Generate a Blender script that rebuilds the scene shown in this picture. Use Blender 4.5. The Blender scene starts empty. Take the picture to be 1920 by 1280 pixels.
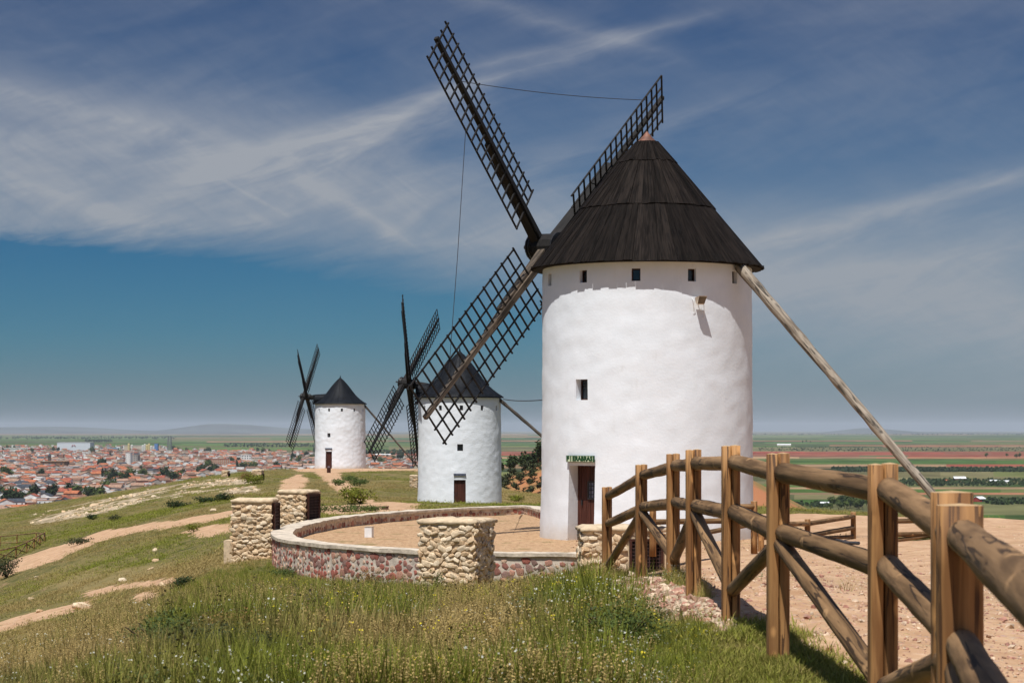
import bpy, bmesh, math, random
import numpy as np
from mathutils import Vector, Matrix, noise as mnoise

random.seed(7)
RNG = np.random.default_rng(7)
PI = math.pi
R = math.radians
scene = bpy.context.scene
COL = scene.collection

# ------------------------------------------------------------------ camera
F = 3850.0           # focal length in photo pixels (1920 wide)
EYE = 805.0          # eye level, photo pixel row
cam_d = bpy.data.cameras.new('camera')
cam = bpy.data.objects.new('camera', cam_d)
COL.objects.link(cam)
scene.camera = cam
cam.location = (0, 0, 0)
cam.rotation_euler = (PI / 2, 0, 0)
cam_d.sensor_width = 36.0
cam_d.lens = 36.0 * F / 1920.0
cam_d.shift_y = (EYE - 640.0) / 1920.0
cam_d.clip_start = 0.5
cam_d.clip_end = 90000.0
cam_d.dof.use_dof = True
cam_d.dof.focus_distance = 55.0
cam_d.dof.aperture_fstop = 11.0

# ------------------------------------------------------------------ light
SUN_EL = R(64.0)
SUN_AZ = R(19.0)     # sun stands behind the camera, 19 degrees to its left
sun_dir = Vector((-math.sin(SUN_AZ) * math.cos(SUN_EL), -math.cos(SUN_AZ) * math.cos(SUN_EL), math.sin(SUN_EL)))
sl = bpy.data.lights.new('sun', 'SUN')
sl.energy = 4.6
sl.angle = R(0.53)
sl.color = (1.0, 0.985, 0.955)
so = bpy.data.objects.new('sun', sl)
COL.objects.link(so)
so.rotation_euler = sun_dir.to_track_quat('Z', 'Y').to_euler()
so.location = (0, 0, 60)

scene.view_settings.view_transform = 'Standard'
scene.view_settings.look = 'None'
scene.view_settings.gamma = 1.0
scene.view_settings.use_curve_mapping = False
scene.view_settings.exposure = 0.17
scene.cycles.use_denoising = True
scene.cycles.max_bounces = 6
scene.cycles.diffuse_bounces = 3
scene.cycles.glossy_bounces = 2
scene.cycles.transmission_bounces = 3
scene.cycles.transparent_max_bounces = 6
scene.cycles.volume_bounces = 0
scene.cycles.caustics_reflective = False
scene.cycles.caustics_refractive = False


class NT:
    """small helper for node trees"""
    def __init__(self, tree):
        self.t = tree
        self.n = tree.nodes
        self.l = tree.links

    def node(self, kind, **kw):
        n = self.n.new(kind)
        for k, v in kw.items():
            setattr(n, k, v)
        return n

    def put(self, sock, v):
        if isinstance(v, bpy.types.NodeSocket):
            self.l.new(v, sock)
        elif v is not None:
            if sock.type == 'RGBA' and not isinstance(v, (int, float)) and len(v) == 3:
                v = (*v, 1.0)
            sock.default_value = v

    def math(self, op, a, b=None, c=None, clamp=False):
        n = self.node('ShaderNodeMath', operation=op, use_clamp=clamp)
        self.put(n.inputs[0], a)
        if b is not None: self.put(n.inputs[1], b)
        if c is not None: self.put(n.inputs[2], c)
        return n.outputs[0]

    def vmath(self, op, a, b=None):
        n = self.node('ShaderNodeVectorMath', operation=op)
        self.put(n.inputs[0], a)
        if b is not None: self.put(n.inputs[1], b)
        return n.outputs[0]

    def mix(self, f, a, b, mode='MIX'):
        n = self.node('ShaderNodeMix', data_type='RGBA', blend_type=mode)
        self.put(n.inputs[0], f); self.put(n.inputs[6], a); self.put(n.inputs[7], b)
        return n.outputs[2]

    def noise(self, vec, scale, detail=3.0, rough=0.55, dist=0.0):
        n = self.node('ShaderNodeTexNoise')
        self.put(n.inputs['Vector'], vec)
        n.inputs['Scale'].default_value = scale
        n.inputs['Detail'].default_value = detail
        n.inputs['Roughness'].default_value = rough
        n.inputs['Distortion'].default_value = dist
        return n.outputs[0]

    def voro(self, vec, scale, feature='F1', out=0):
        n = self.node('ShaderNodeTexVoronoi', feature=feature)
        self.put(n.inputs['Vector'], vec)
        n.inputs['Scale'].default_value = scale
        return n.outputs[out]

    def step(self, v, lo, hi, a=0.0, b=1.0):
        n = self.node('ShaderNodeMapRange', interpolation_type='SMOOTHSTEP')
        self.put(n.inputs[0], v)
        for i, q in enumerate((lo, hi, a, b)): self.put(n.inputs[1 + i], q)
        return n.outputs[0]

    def mapping(self, vec, scale=(1, 1, 1), loc=(0, 0, 0), rot=(0, 0, 0)):
        n = self.node('ShaderNodeMapping')
        self.put(n.inputs[0], vec); self.put(n.inputs[1], loc); self.put(n.inputs[2], rot); self.put(n.inputs[3], scale)
        return n.outputs[0]

    def bump(self, h, strength=0.3, dist=0.02):
        n = self.node('ShaderNodeBump')
        n.inputs['Strength'].default_value = strength
        n.inputs['Distance'].default_value = dist
        self.put(n.inputs['Height'], h)
        return n.outputs[0]


# ------------------------------------------------------------------ world: sky with cirrus
world = bpy.data.worlds.new('World')
scene.world = world
world.use_nodes = True
W = NT(world.node_tree)
W.n.clear()
w_out = W.node('ShaderNodeOutputWorld')
w_bg = W.node('ShaderNodeBackground')
W.l.new(w_bg.outputs[0], w_out.inputs[0])
sky = W.node('ShaderNodeTexSky', sky_type='NISHITA')
sky.sun_disc = False
sky.sun_elevation = SUN_EL
sky.sun_rotation = PI + SUN_AZ
sky.altitude = 700
sky.air_density = 1.0
sky.dust_density = 0.6
sky.ozone_density = 2.5
geo = W.node('ShaderNodeNewGeometry')
inc = W.vmath('MULTIPLY', geo.outputs['Incoming'], (-1, -1, -1))
tc = W.node('ShaderNodeTexCoord')
dirv = tc.outputs['Generated']
sep = W.node('ShaderNodeSeparateXYZ')
W.l.new(dirv, sep.inputs[0])
dx, dy, dz = sep.outputs
el = W.math('ARCSINE', dz)                       # elevation in radians
az = W.math('ARCTAN2', dx, dy)                   # 0 = +Y, positive to the right
sky_c = W.mix(1.0, sky.outputs[0], (0.295, 0.575, 0.81), 'MULTIPLY')
g_ = W.node('ShaderNodeHueSaturation'); g_.inputs['Saturation'].default_value = 1.12
W.l.new(sky_c, g_.inputs['Color'])
deep = W.step(el, 0.0, 0.26)                     # the blue deepens with height above the horizon
overhead_fill = W.step(el, 0.28, 0.75)  # added fill: sky high overhead brightened and tinted blue to lift shaded walls
sky_d = W.mix(W.math('MULTIPLY', deep, W.math('SUBTRACT', 1.0, overhead_fill)), W.mix(overhead_fill, g_.outputs[0], W.mix(1.0, sky.outputs[0], (1.5, 1.75, 2.1), 'MULTIPLY')), W.mix(1.0, g_.outputs[0], (0.22, 0.54, 0.70), 'MULTIPLY'))
# cirrus lies on a plane high above: plan coordinates = direction / height
hz = W.math('MAXIMUM', dz, 0.015)
pxx = W.math('DIVIDE', dx, hz)
pyy = W.math('DIVIDE', dy, hz)
comb = W.node('ShaderNodeCombineXYZ')
W.put(comb.inputs[0], az); W.put(comb.inputs[1], el)
ang = comb.outputs[0]
def streak(sx, sy, rot, scale, det=5.0, dist=0.6, loc=(0, 0, 0), rough=0.6):
    v = W.mapping(W.mapping(ang, rot=(0, 0, -rot)), scale=(sx, sy, 1), loc=loc)
    return W.noise(v, scale, det, rough, dist)
n_big = streak(1.0, 2.4, 0.12, 7.0, 4.0, 0.4)
n_mid = streak(1.0, 4.5, 0.30, 12.0, 6.0, 0.6, (3, 1, 0))
n_fine = streak(1.0, 6.0, 0.22, 22.0, 6.0, 0.8, (7, 2, 0), 0.65)
n_fine2 = streak(1.0, 5.0, -0.55, 34.0, 6.0, 0.8, (1, 9, 0), 0.7)
# sheet of cirrus whose lower edge slopes down towards the right
def line_el(pts):
    """piecewise linear elevation as a function of azimuth (photo pixel knots)"""
    out = None
    for (x0, y0), (x1, y1) in zip(pts[:-1], pts[1:]):
        a0, a1 = (x0 - 960) / F, (x1 - 960) / F
        e0, e1 = (EYE - y0) / F, (EYE - y1) / F
        n = W.node('ShaderNodeMapRange'); n.clamp = True
        W.put(n.inputs[0], az)
        for i, q in enumerate((a0, a1, 0.0 if out is not None else e0, (e1 - e0) if out is not None else e1)): n.inputs[1 + i].default_value = q
        out = n.outputs[0] if out is None else W.math('ADD', out, n.outputs[0])
    return out
edge = line_el([(-300, 440), (0, 462), (400, 492), (700, 535), (1000, 600), (1300, 690), (1900, 760)])
wob = W.math('MULTIPLY', W.math('SUBTRACT', n_fine, 0.5), 0.018)
above = W.math('SUBTRACT', W.math('ADD', el, wob), edge)
soft = W.node('ShaderNodeMapRange'); soft.clamp = True
W.put(soft.inputs[0], az)
for i, q in enumerate(((0 - 960) / F, (1500 - 960) / F, 0.006, 0.05)): soft.inputs[1 + i].default_value = q
sheet = W.math('DIVIDE', above, soft.outputs[0], clamp=True)
fade_up = W.math('SUBTRACT', 1.0, W.step(W.math('SUBTRACT', el, edge), 0.04, 0.10, 0.0, 0.74))
dens = W.math('MULTIPLY', sheet, fade_up)
tex = W.math('ADD', W.math('MULTIPLY', n_mid, 0.9), W.math('MULTIPLY', n_big, 0.8))
tex = W.step(tex, 0.45, 1.25)
tex = W.math('MULTIPLY', tex, W.step(n_fine2, 0.25, 0.72, 0.78, 1.1))
dens = W.math('MULTIPLY', dens, W.math('ADD', W.math('MULTIPLY', tex, 0.58), 0.33))
def band(x0, y0, x1, y1, width, amp, xa=None, xb=None):
    """a long soft contrail through two photo points"""
    a0, e0, a1, e1 = (x0 - 960) / F, (EYE - y0) / F, (x1 - 960) / F, (EYE - y1) / F
    L = math.hypot(a1 - a0, e1 - e0)
    nx, ny = -(e1 - e0) / L, (a1 - a0) / L
    d = W.math('ADD', W.math('MULTIPLY', W.math('SUBTRACT', az, a0), nx), W.math('MULTIPLY', W.math('SUBTRACT', el, e0), ny))
    d = W.math('ADD', d, W.math('MULTIPLY', W.math('SUBTRACT', n_mid, 0.5), width * 1.6 / F))
    g = W.math('POWER', W.math('MAXIMUM', W.math('SUBTRACT', 1.0, W.math('ABSOLUTE', W.math('DIVIDE', d, width / F))), 0.0), 1.4)
    t = W.math('ADD', W.math('MULTIPLY', W.math('SUBTRACT', az, a0), (a1 - a0) / L / L), W.math('MULTIPLY', W.math('SUBTRACT', el, e0), (e1 - e0) / L / L))
    win = W.math('MULTIPLY', W.step(t, -0.25, 0.15), W.step(t, 0.8, 1.25, 1.0, 0.0))
    amp2 = W.math('MULTIPLY', win, W.step(n_fine, 0.2, 0.8, amp * 0.55, amp * 1.2))
    return W.math('MULTIPLY', g, amp2)
bands = [band(420, 330, 860, 200, 85, 0.26), band(1420, 430, 1960, 400, 120, 0.14), band(120, 400, 560, 440, 60, 0.16), band(330, 360, 860, 180, 46, 0.42), band(0, 185, 420, 270, 60, 0.26), band(860, 175, 1300, 45, 24, 0.26),
         band(900, 130, 1180, 70, 22, 0.25), band(1440, 450, 1920, 345, 34, 0.34), band(1300, 560, 1920, 470, 50, 0.22),
         band(560, 330, 760, 450, 26, 0.22), band(420, 345, 530, 400, 7, 0.16), band(850, 0, 1240, 110, 34, 0.20),
         band(0, 330, 300, 440, 50, 0.25), band(1000, 300, 1420, 170, 80, 0.16)]
for b in bands:
    dens = W.math('ADD', dens, b)
veil = W.math('MULTIPLY', W.step(n_big, 0.35, 0.7), W.step(az, -0.25, 0.2, 0.04, 0.08))
veil = W.math('MULTIPLY', veil, W.step(el, 0.02, 0.14))
right_low = W.math('MULTIPLY', W.step(az, 0.0, 0.12), W.step(el, 0.03, 0.16, 0.36, 0.0))
dens = W.math('ADD', W.math('ADD', dens, veil), right_low)
dens = W.math('MINIMUM', dens, 0.9)
cloud_c = W.mix(W.step(el, 0.0, 0.2), (5.6, 6.1, 6.8), (7.0, 7.3, 7.9))
haze_low = W.step(el, -0.01, 0.05, 0.72, 0.0)
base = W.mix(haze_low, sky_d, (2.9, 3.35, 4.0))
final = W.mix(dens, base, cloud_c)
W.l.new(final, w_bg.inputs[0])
w_bg.inputs[1].default_value = 0.05

# ------------------------------------------------------------------ materials
def new_mat(name):
    m = bpy.data.materials.new(name)
    m.use_nodes = True
    t = NT(m.node_tree)
    b = m.node_tree.nodes['Principled BSDF']
    b.inputs['Specular IOR Level'].default_value = 0.25
    return m, t, b


def plain_mat(name, c, rough=0.8, var=0.25, scale=3.0, bump=0.0, spec=0.2, metal=0.0, coord='Object', rnd=0.0):
    m, t, b = new_mat(name)
    tcn = t.node('ShaderNodeTexCoord')
    v = tcn.outputs[coord]
    n = t.noise(v, scale, 5, 0.6)
    lo = tuple(x * (1 - var) for x in c); hi = tuple(min(1, x * (1 + var)) for x in c)
    col = t.mix(t.step(n, 0.3, 0.7), lo, hi)
    if rnd:
        oi = t.node('ShaderNodeObjectInfo')
        k = t.math('ADD', t.math('MULTIPLY', oi.outputs['Random'], 2 * rnd), 1 - rnd)
        g = t.node('ShaderNodeCombineColor')
        for i in range(3): t.put(g.inputs[i], k)
        col = t.mix(1.0, col, g.outputs[0], 'MULTIPLY')
    t.put(b.inputs['Base Color'], col)
    b.inputs['Roughness'].default_value = rough
    b.inputs['Specular IOR Level'].default_value = spec
    b.inputs['Metallic'].default_value = metal
    if bump:
        t.put(b.inputs['Normal'], t.bump(t.noise(v, scale * 4, 5, 0.65), bump, 0.02))
    return m


def whitewash(name, rough_amt):
    m, t, b = new_mat(name)
    tcn = t.node('ShaderNodeTexCoord')
    v = tcn.outputs['Object']
    n1 = t.noise(v, 1.3, 6, 0.62)
    n2 = t.noise(t.mapping(v, scale=(1, 1, 0.25)), 5.0, 5, 0.6)
    col = t.mix(t.step(n1, 0.3, 0.75), (0.765, 0.79, 0.81), (0.825, 0.845, 0.865))
    col = t.mix(t.math('MULTIPLY', t.step(n2, 0.58, 0.78), 0.22), col, (0.60, 0.58, 0.54))
    sx = t.node('ShaderNodeSeparateXYZ'); t.put(sx.inputs[0], v)
    foot = t.math('MULTIPLY', t.step(t.math('ADD', sx.outputs[2], t.math('MULTIPLY', t.noise(v, 3.0, 4), -0.5)), -0.25, 0.35, 1.0, 0.0), 0.55)
    col = t.mix(foot, col, (0.56, 0.46, 0.34))
    t.put(b.inputs['Base Color'], col)
    b.inputs['Roughness'].default_value = 0.95
    b.inputs['Specular IOR Level'].default_value = 0.1
    h = t.math('ADD', t.noise(v, 4.0, 6, 0.62), t.math('MULTIPLY', t.noise(v, 16.0, 4, 0.6), 0.5))
    if rough_amt > 0.5:
        h = t.math('ADD', h, t.math('MULTIPLY', t.voro(t.mapping(v, scale=(1, 1, 1.7)), 5.0), 0.8))
    t.put(b.inputs['Normal'], t.bump(h, rough_amt, 0.07))
    return m


def wood(name, c_lo, c_hi, crack=(0.05, 0.03, 0.02), grain=26.0, rough=0.75, knots=True, rnd=0.15, crackw=0.012, bump=0.35, top=None):
    """wood whose grain runs along the object's own Z"""
    m, t, b = new_mat(name)
    tcn = t.node('ShaderNodeTexCoord')
    oi = t.node('ShaderNodeObjectInfo')
    off = t.vmath('SCALE', (13.1, 7.7, 5.3)); 
    cb = t.node('ShaderNodeCombineXYZ')
    for i, k in enumerate((31.0, 17.0, 53.0)): t.put(cb.inputs[i], t.math('MULTIPLY', oi.outputs['Random'], k))
    v = t.vmath('ADD', tcn.outputs['Object'], cb.outputs[0])
    vs = t.mapping(v, scale=(1, 1, 0.07))
    g = t.noise(vs, grain, 4, 0.6, 0.4)
    g2 = t.noise(t.mapping(v, scale=(1, 1, 0.25)), 3.5, 4, 0.6, 0.5)
    col = t.mix(t.step(t.math('ADD', t.math('MULTIPLY', g, 0.75), t.math('MULTIPLY', g2, 0.45)), 0.46, 0.72), c_lo, c_hi)
    k = t.math('ADD', t.math('MULTIPLY', oi.outputs['Random'], 2 * rnd), 1 - rnd)
    gcol = t.node('ShaderNodeCombineColor')
    for i in range(3): t.put(gcol.inputs[i], k)
    col = t.mix(1.0, col, gcol.outputs[0], 'MULTIPLY')
    # cracks: thin dark lines along the grain
    cr = t.noise(t.mapping(v, scale=(1, 1, 0.045)), 11.0, 3, 0.55, 0.25)
    crm = t.math('LESS_THAN', t.math('ABSOLUTE', t.math('SUBTRACT', cr, 0.52)), crackw)
    crm = t.math('MULTIPLY', crm, t.step(t.noise(v, 2.2, 2), 0.40, 0.52))
    h = t.math('SUBTRACT', g, t.math('MULTIPLY', crm, 1.2))
    col = t.mix(t.math('MULTIPLY', crm, 0.85), col, crack)
    if knots:
        vk = t.mapping(v, scale=(1.0, 1.0, 0.62))
        kd = t.voro(vk, 5.2)
        kn = t.step(kd, 0.10, 0.18, 1.0, 0.0)
        core = t.step(kd, 0.03, 0.07, 1.0, 0.0)
        col = t.mix(t.math('MULTIPLY', kn, 0.75), col, tuple(min(1, x * 1.7) for x in c_hi))
        col = t.mix(t.math('MULTIPLY', core, 0.5), col, crack)
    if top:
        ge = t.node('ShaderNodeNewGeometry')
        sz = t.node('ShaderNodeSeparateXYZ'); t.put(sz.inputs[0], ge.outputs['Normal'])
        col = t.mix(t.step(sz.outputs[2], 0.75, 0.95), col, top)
    t.put(b.inputs['Base Color'], col)
    b.inputs['Roughness'].default_value = rough
    t.put(b.inputs['Normal'], t.bump(h, bump, 0.012))
    return m


def foliage_mat(name, c, trans=0.35, var=0.35, tint=False, rough=0.7):
    m, t, b = new_mat(name)
    oi = t.node('ShaderNodeObjectInfo')
    ge = t.node('ShaderNodeNewGeometry')
    rv = t.math('FRACT', t.math('ADD', oi.outputs['Random'], t.math('MULTIPLY', ge.outputs['Random Per Island'], 0.7)))
    lo = (c[0] * (1 - var), c[1] * (1 - var), c[2] * (1 - var))
    hi = (c[0] * (1 + var * 1.25), c[1] * (1 + var), c[2] * (1 + var * 0.4))
    col = t.mix(rv, lo, hi)
    if tint:
        at = t.node('ShaderNodeAttribute', attribute_type='INSTANCER', attribute_name='tint')
        col = t.mix(at.outputs['Fac'], col, t.mix(rv, (0.25, 0.18, 0.06), (0.46, 0.34, 0.14)))
    t.put(b.inputs['Base Color'], col)
    b.inputs['Roughness'].default_value = rough
    b.inputs['Specular IOR Level'].default_value = 0.15
    tr = t.node('ShaderNodeBsdfTranslucent')
    t.put(tr.inputs[0], col)
    mx = t.node('ShaderNodeMixShader')
    mx.inputs[0].default_value = trans
    t.l.new(b.outputs[0], mx.inputs[1]); t.l.new(tr.outputs[0], mx.inputs[2])
    t.l.new(mx.outputs[0], t.n['Material Output'].inputs[0])
    return m


M = {}
M['white'] = whitewash('whitewash_smooth', 0.11)
M['white_rough'] = whitewash('whitewash_rough', 0.30)
M['roof_plank'] = wood('roof_plank', (0.0055, 0.0042, 0.0034), (0.021, 0.0158, 0.0128), (0.012, 0.01, 0.009), 22, 0.8, False, 0.38, 0.02, 0.5)
M['roof_plank'].node_tree.nodes['Principled BSDF'].inputs['Specular IOR Level'].default_value = 0.06
M['roof_core'] = plain_mat('roof_core', (0.015, 0.012, 0.01), 0.9)
M['copper'] = plain_mat('copper_cap', (0.20, 0.085, 0.05), 0.55, 0.45, 3.0, 0.1, 0.4)
M['sail_wood'] = wood('sail_wood', (0.007, 0.006, 0.0055), (0.018, 0.015, 0.013), (0.01, 0.01, 0.01), 18, 0.75, False, 0.3)
M['sail_old'] = wood('sail_old', (0.05, 0.038, 0.028), (0.16, 0.12, 0.085), (0.015, 0.012, 0.01), 16, 0.8, False, 0.2, 0.025)
M['iron'] = plain_mat('black_iron', (0.016, 0.016, 0.018), 0.5, 0.3, 8.0, 0.1, 0.5)
M['tarred'] = plain_mat('tarred_sheet', (0.006, 0.007, 0.009), 0.6, 0.5, 2.5, 0.3, 0.15)
M['pole'] = wood('weathered_pole', (0.16, 0.125, 0.09), (0.36, 0.30, 0.23), (0.03, 0.025, 0.02), 14, 0.85, False, 0.05, 0.035, 0.6)
M['pole_dark'] = wood('dark_pole', (0.05, 0.04, 0.03), (0.11, 0.085, 0.065), (0.02, 0.02, 0.02), 14, 0.85, False, 0.05, 0.03, 0.5)
M['door'] = wood('brown_door', (0.045, 0.014, 0.009), (0.085, 0.028, 0.018), (0.02, 0.01, 0.01), 14, 0.55, False, 0.1, 0.004, 0.1)
M['frame'] = plain_mat('brown_frame', (0.05, 0.018, 0.012), 0.6, 0.3, 6.0)
M['glass'] = plain_mat('dark_glass', (0.014, 0.022, 0.028), 0.12, 0.2, 2.0, 0, 0.6)
M['concrete'] = plain_mat('pale_concrete', (0.56, 0.47, 0.36), 0.95, 0.3, 4.0, 0.7)
M['mortar'] = plain_mat('mortar', (0.56, 0.47, 0.38), 0.95, 0.25, 5.0, 0.5)
M['tan_mortar'] = plain_mat('tan_mortar', (0.60, 0.45, 0.29), 0.95, 0.25, 4.0, 0.5)
for i, c in enumerate([(0.60, 0.435, 0.27), (0.64, 0.49, 0.32), (0.54, 0.37, 0.215), (0.68, 0.54, 0.375)]):
    M['tan%d' % i] = plain_mat('tan_stone_%d' % i, c, 0.92, 0.22, 6.0, 0.35, 0.15, rnd=0.12)
for i, c in enumerate([(0.33, 0.115, 0.085), (0.46, 0.24, 0.17), (0.29, 0.13, 0.10), (0.54, 0.37, 0.26), (0.27, 0.165, 0.135)]):
    M['red%d' % i] = plain_mat('red_stone_%d' % i, c, 0.9, 0.35, 9.0, 0.3, 0.15, rnd=0.2)
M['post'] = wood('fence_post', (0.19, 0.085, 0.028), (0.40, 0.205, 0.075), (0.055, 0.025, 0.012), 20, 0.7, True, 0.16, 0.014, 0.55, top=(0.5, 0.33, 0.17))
M['rail'] = wood('fence_rail', (0.115, 0.063, 0.026), (0.28, 0.162, 0.074), (0.03, 0.016, 0.008), 15, 0.75, True, 0.14, 0.016, 0.6)
M['white_paint'] = plain_mat('white_paint', (0.78, 0.77, 0.74), 0.6, 0.06, 4.0)
M['rope'] = plain_mat('rope', (0.05, 0.05, 0.055), 0.8)
M['dirt_wood'] = plain_mat('brown_box', (0.12, 0.07, 0.045), 0.8, 0.4, 5)
M['mesh_wire'] = plain_mat('wire', (0.09, 0.05, 0.045), 0.6)
M['void'] = plain_mat('dark_inside', (0.012, 0.008, 0.008), 0.9)

# ------------------------------------------------------------------ object helpers
def link(o, parent=None):
    COL.objects.link(o)
    if parent: o.parent = parent
    return o


def tag(o, label=None, cat=None, group=None, kind=None):
    if label: o['label'] = label
    if cat: o['category'] = cat
    if group: o['group'] = group
    if kind: o['kind'] = kind
    return o


def mk_mesh(name, verts, faces, mats, smooth=False, midx=None):
    me = bpy.data.meshes.new(name)
    me.from_pydata([tuple(v) for v in verts], [], [tuple(f) for f in faces])
    for m in (mats if isinstance(mats, (list, tuple)) else [mats]): me.materials.append(m)
    if midx is not None: me.polygons.foreach_set('material_index', np.asarray(midx, dtype=np.int32))
    if smooth: me.polygons.foreach_set('use_smooth', [True] * len(me.polygons))
    me.update()
    return me


def obj(name, me, parent=None, loc=(0, 0, 0), rot=None, mat4=None, scale=None):
    o = bpy.data.objects.new(name, me)
    if mat4 is not None: o.matrix_local = mat4
    else:
        o.location = loc
        if rot: o.rotation_euler = rot
        if scale: o.scale = scale
    return link(o, parent)


def thing(name, loc, label, cat, group=None, rotz=0.0):
    o = bpy.data.objects.new(name, None)
    o.empty_display_size = 0.3
    o.location = loc; o.rotation_euler = (0, 0, rotz)
    link(o)
    return tag(o, label, cat, group)


class MB:
    """collects shapes into one mesh"""
    def __init__(self): self.v = []; self.f = []; self.mi = []
    def add(self, vs, fs, mi=0):
        b = len(self.v)
        self.v += [tuple(x) for x in vs]
        self.f += [tuple(i + b for i in f) for f in fs]
        self.mi += [mi] * len(fs)
    def box(self, c, s, rotz=0.0, mi=0):
        cx, cy, cz = c; sx, sy, sz = s[0] / 2, s[1] / 2, s[2] / 2
        ca, sa = math.cos(rotz), math.sin(rotz)
        vs = []
        for z in (-sz, sz):
            for x, y in ((-sx, -sy), (sx, -sy), (sx, sy), (-sx, sy)):
                vs.append((cx + x * ca - y * sa, cy + x * sa + y * ca, cz + z))
        self.add(vs, [(3, 2, 1, 0), (4, 5, 6, 7), (0, 1, 5, 4), (1, 2, 6, 5), (2, 3, 7, 6), (3, 0, 4, 7)], mi)
    def bar(self, p0, p1, w, h, up=(0, 0, 1), w1=None, h1=None, mi=0):
        p0, p1 = Vector(p0), Vector(p1)
        d = (p1 - p0).normalized(); u = Vector(up)
        s = d.cross(u)
        if s.length < 1e-4: s = d.cross(Vector((1, 0, 0)))
        s.normalize(); u = s.cross(d)
        w1 = w if w1 is None else w1; h1 = h if h1 is None else h1
        vs = []
        for p, a, b in ((p0, w, h), (p1, w1, h1)):
            for x, y in ((-1, -1), (1, -1), (1, 1), (-1, 1)): vs.append(p + s * (x * a / 2) + u * (y * b / 2))
        self.add(vs, [(0, 1, 2, 3), (7, 6, 5, 4), (0, 4, 5, 1), (1, 5, 6, 2), (2, 6, 7, 3), (3, 7, 4, 0)], mi)
    def tube(self, pts, r, n=6, mi=0, cap=True):
        pts = [Vector(p) for p in pts]
        rs = r if isinstance(r, (list, tuple)) else [r] * len(pts)
        b = len(self.v); vs = []; fs = []
        for i, p in enumerate(pts):
            d = (pts[min(i + 1, len(pts) - 1)] - pts[max(i - 1, 0)]).normalized()
            s = d.cross(Vector((0, 0, 1)))
            if s.length < 1e-3: s = d.cross(Vector((1, 0, 0)))
            s.normalize(); u = s.cross(d)
            for k in range(n):
                a = 2 * PI * k / n
                vs.append(p + (s * math.cos(a) + u * math.sin(a)) * rs[i])
        for i in range(len(pts) - 1):
            for k in range(n): fs.append((i * n + k, i * n + (k + 1) % n, (i + 1) * n + (k + 1) % n, (i + 1) * n + k))
        if cap: fs += [tuple(range(n - 1, -1, -1)), tuple((len(pts) - 1) * n + k for k in range(n))]
        self.add(vs, fs, mi)
    def lathe(self, prof, n=32, c=(0, 0), mi=0):
        vs = [(c[0] + r * math.cos(2 * PI * k / n), c[1] + r * math.sin(2 * PI * k / n), z) for r, z in prof for k in range(n)]
        fs = [(i * n + k, i * n + (k + 1) % n, (i + 1) * n + (k + 1) % n, (i + 1) * n + k) for i in range(len(prof) - 1) for k in range(n)]
        self.add(vs, fs, mi)
    def mesh(self, name, mats, smooth=False): return mk_mesh(name, self.v, self.f, mats, smooth, self.mi)
    def build(self, name, mats, parent=None, smooth=False, loc=(0, 0, 0), rot=None):
        return obj(name, self.mesh(name, mats, smooth), parent, loc, rot)


def orient(p0, p1, up=(0, 0, 1)):
    """matrix taking local Z to p1-p0, origin at p0"""
    z = (Vector(p1) - Vector(p0)).normalized()
    x = Vector(up).cross(z)
    if x.length < 1e-4: x = Vector((1, 0, 0)).cross(z)
    x.normalize(); y = z.cross(x)
    m = Matrix((x, y, z)).transposed().to_4x4()
    m.translation = Vector(p0)
    return m


def log_mesh(name, L, r0, r1, mat, n=12, rings=9, bumpy=0.05, seed=0, half=False):
    """a log along +Z; half=True gives a rounded half-log"""
    vs = []; fs = []
    rings = max(2, rings)
    for i in range(rings):
        t = i / (rings - 1); r = r0 + (r1 - r0) * t
        for k in range(n):
            a = 2 * PI * k / n
            if half:
                x = math.copysign(abs(math.cos(a)) ** 0.35, math.cos(a)) * r0; y = math.copysign(abs(math.sin(a)) ** 0.45, math.sin(a)) * r1
            else:
                x, y = math.cos(a) * r, math.sin(a) * r
            j = 1 + bumpy * mnoise.noise((x * 6 + seed * 3.1, y * 6, t * L * 1.6 + seed)) + bumpy * 0.5 * mnoise.noise((x * 20, y * 20 + seed, t * L * 5))
            vs.append((x * j, y * j, t * L))
    for i in range(rings - 1):
        for k in range(n): fs.append((i * n + k, i * n + (k + 1) % n, (i + 1) * n + (k + 1) % n, (i + 1) * n + k))
    c0 = len(vs); vs += [(0, 0, -0.004), (0, 0, L + 0.006)]
    for k in range(n):
        fs.append((c0, (k + 1) % n, k)); fs.append((c0 + 1, (rings - 1) * n + k, (rings - 1) * n + (k + 1) % n))
    me = mk_mesh(name, vs, fs, mat)
    sm = [len(p.vertices) == 4 for p in me.polygons]
    me.polygons.foreach_set('use_smooth', sm)
    return me


# ------------------------------------------------------------------ numpy noise
_perm = np.random.default_rng(3).permutation(512)
def vnoise(x, y):
    xi = np.floor(x).astype(int); yi = np.floor(y).astype(int)
    fx = x - xi; fy = y - yi
    fx = fx * fx * (3 - 2 * fx); fy = fy * fy * (3 - 2 * fy)
    def h(a, b): return _perm[(_perm[a % 512] + b) % 512] / 511.0
    a = h(xi, yi); b = h(xi + 1, yi); c = h(xi, yi + 1); d = h(xi + 1, yi + 1)
    return (a * (1 - fx) + b * fx) * (1 - fy) + (c * (1 - fx) + d * fx) * fy
def fbm(x, y, o=4):
    s = 0; a = 0.5
    for i in range(o):
        s = s + a * vnoise(x * 2 ** i + 17.3 * i, y * 2 ** i + 9.1 * i); a *= 0.5
    return s / (1 - 0.5 ** o)

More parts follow.
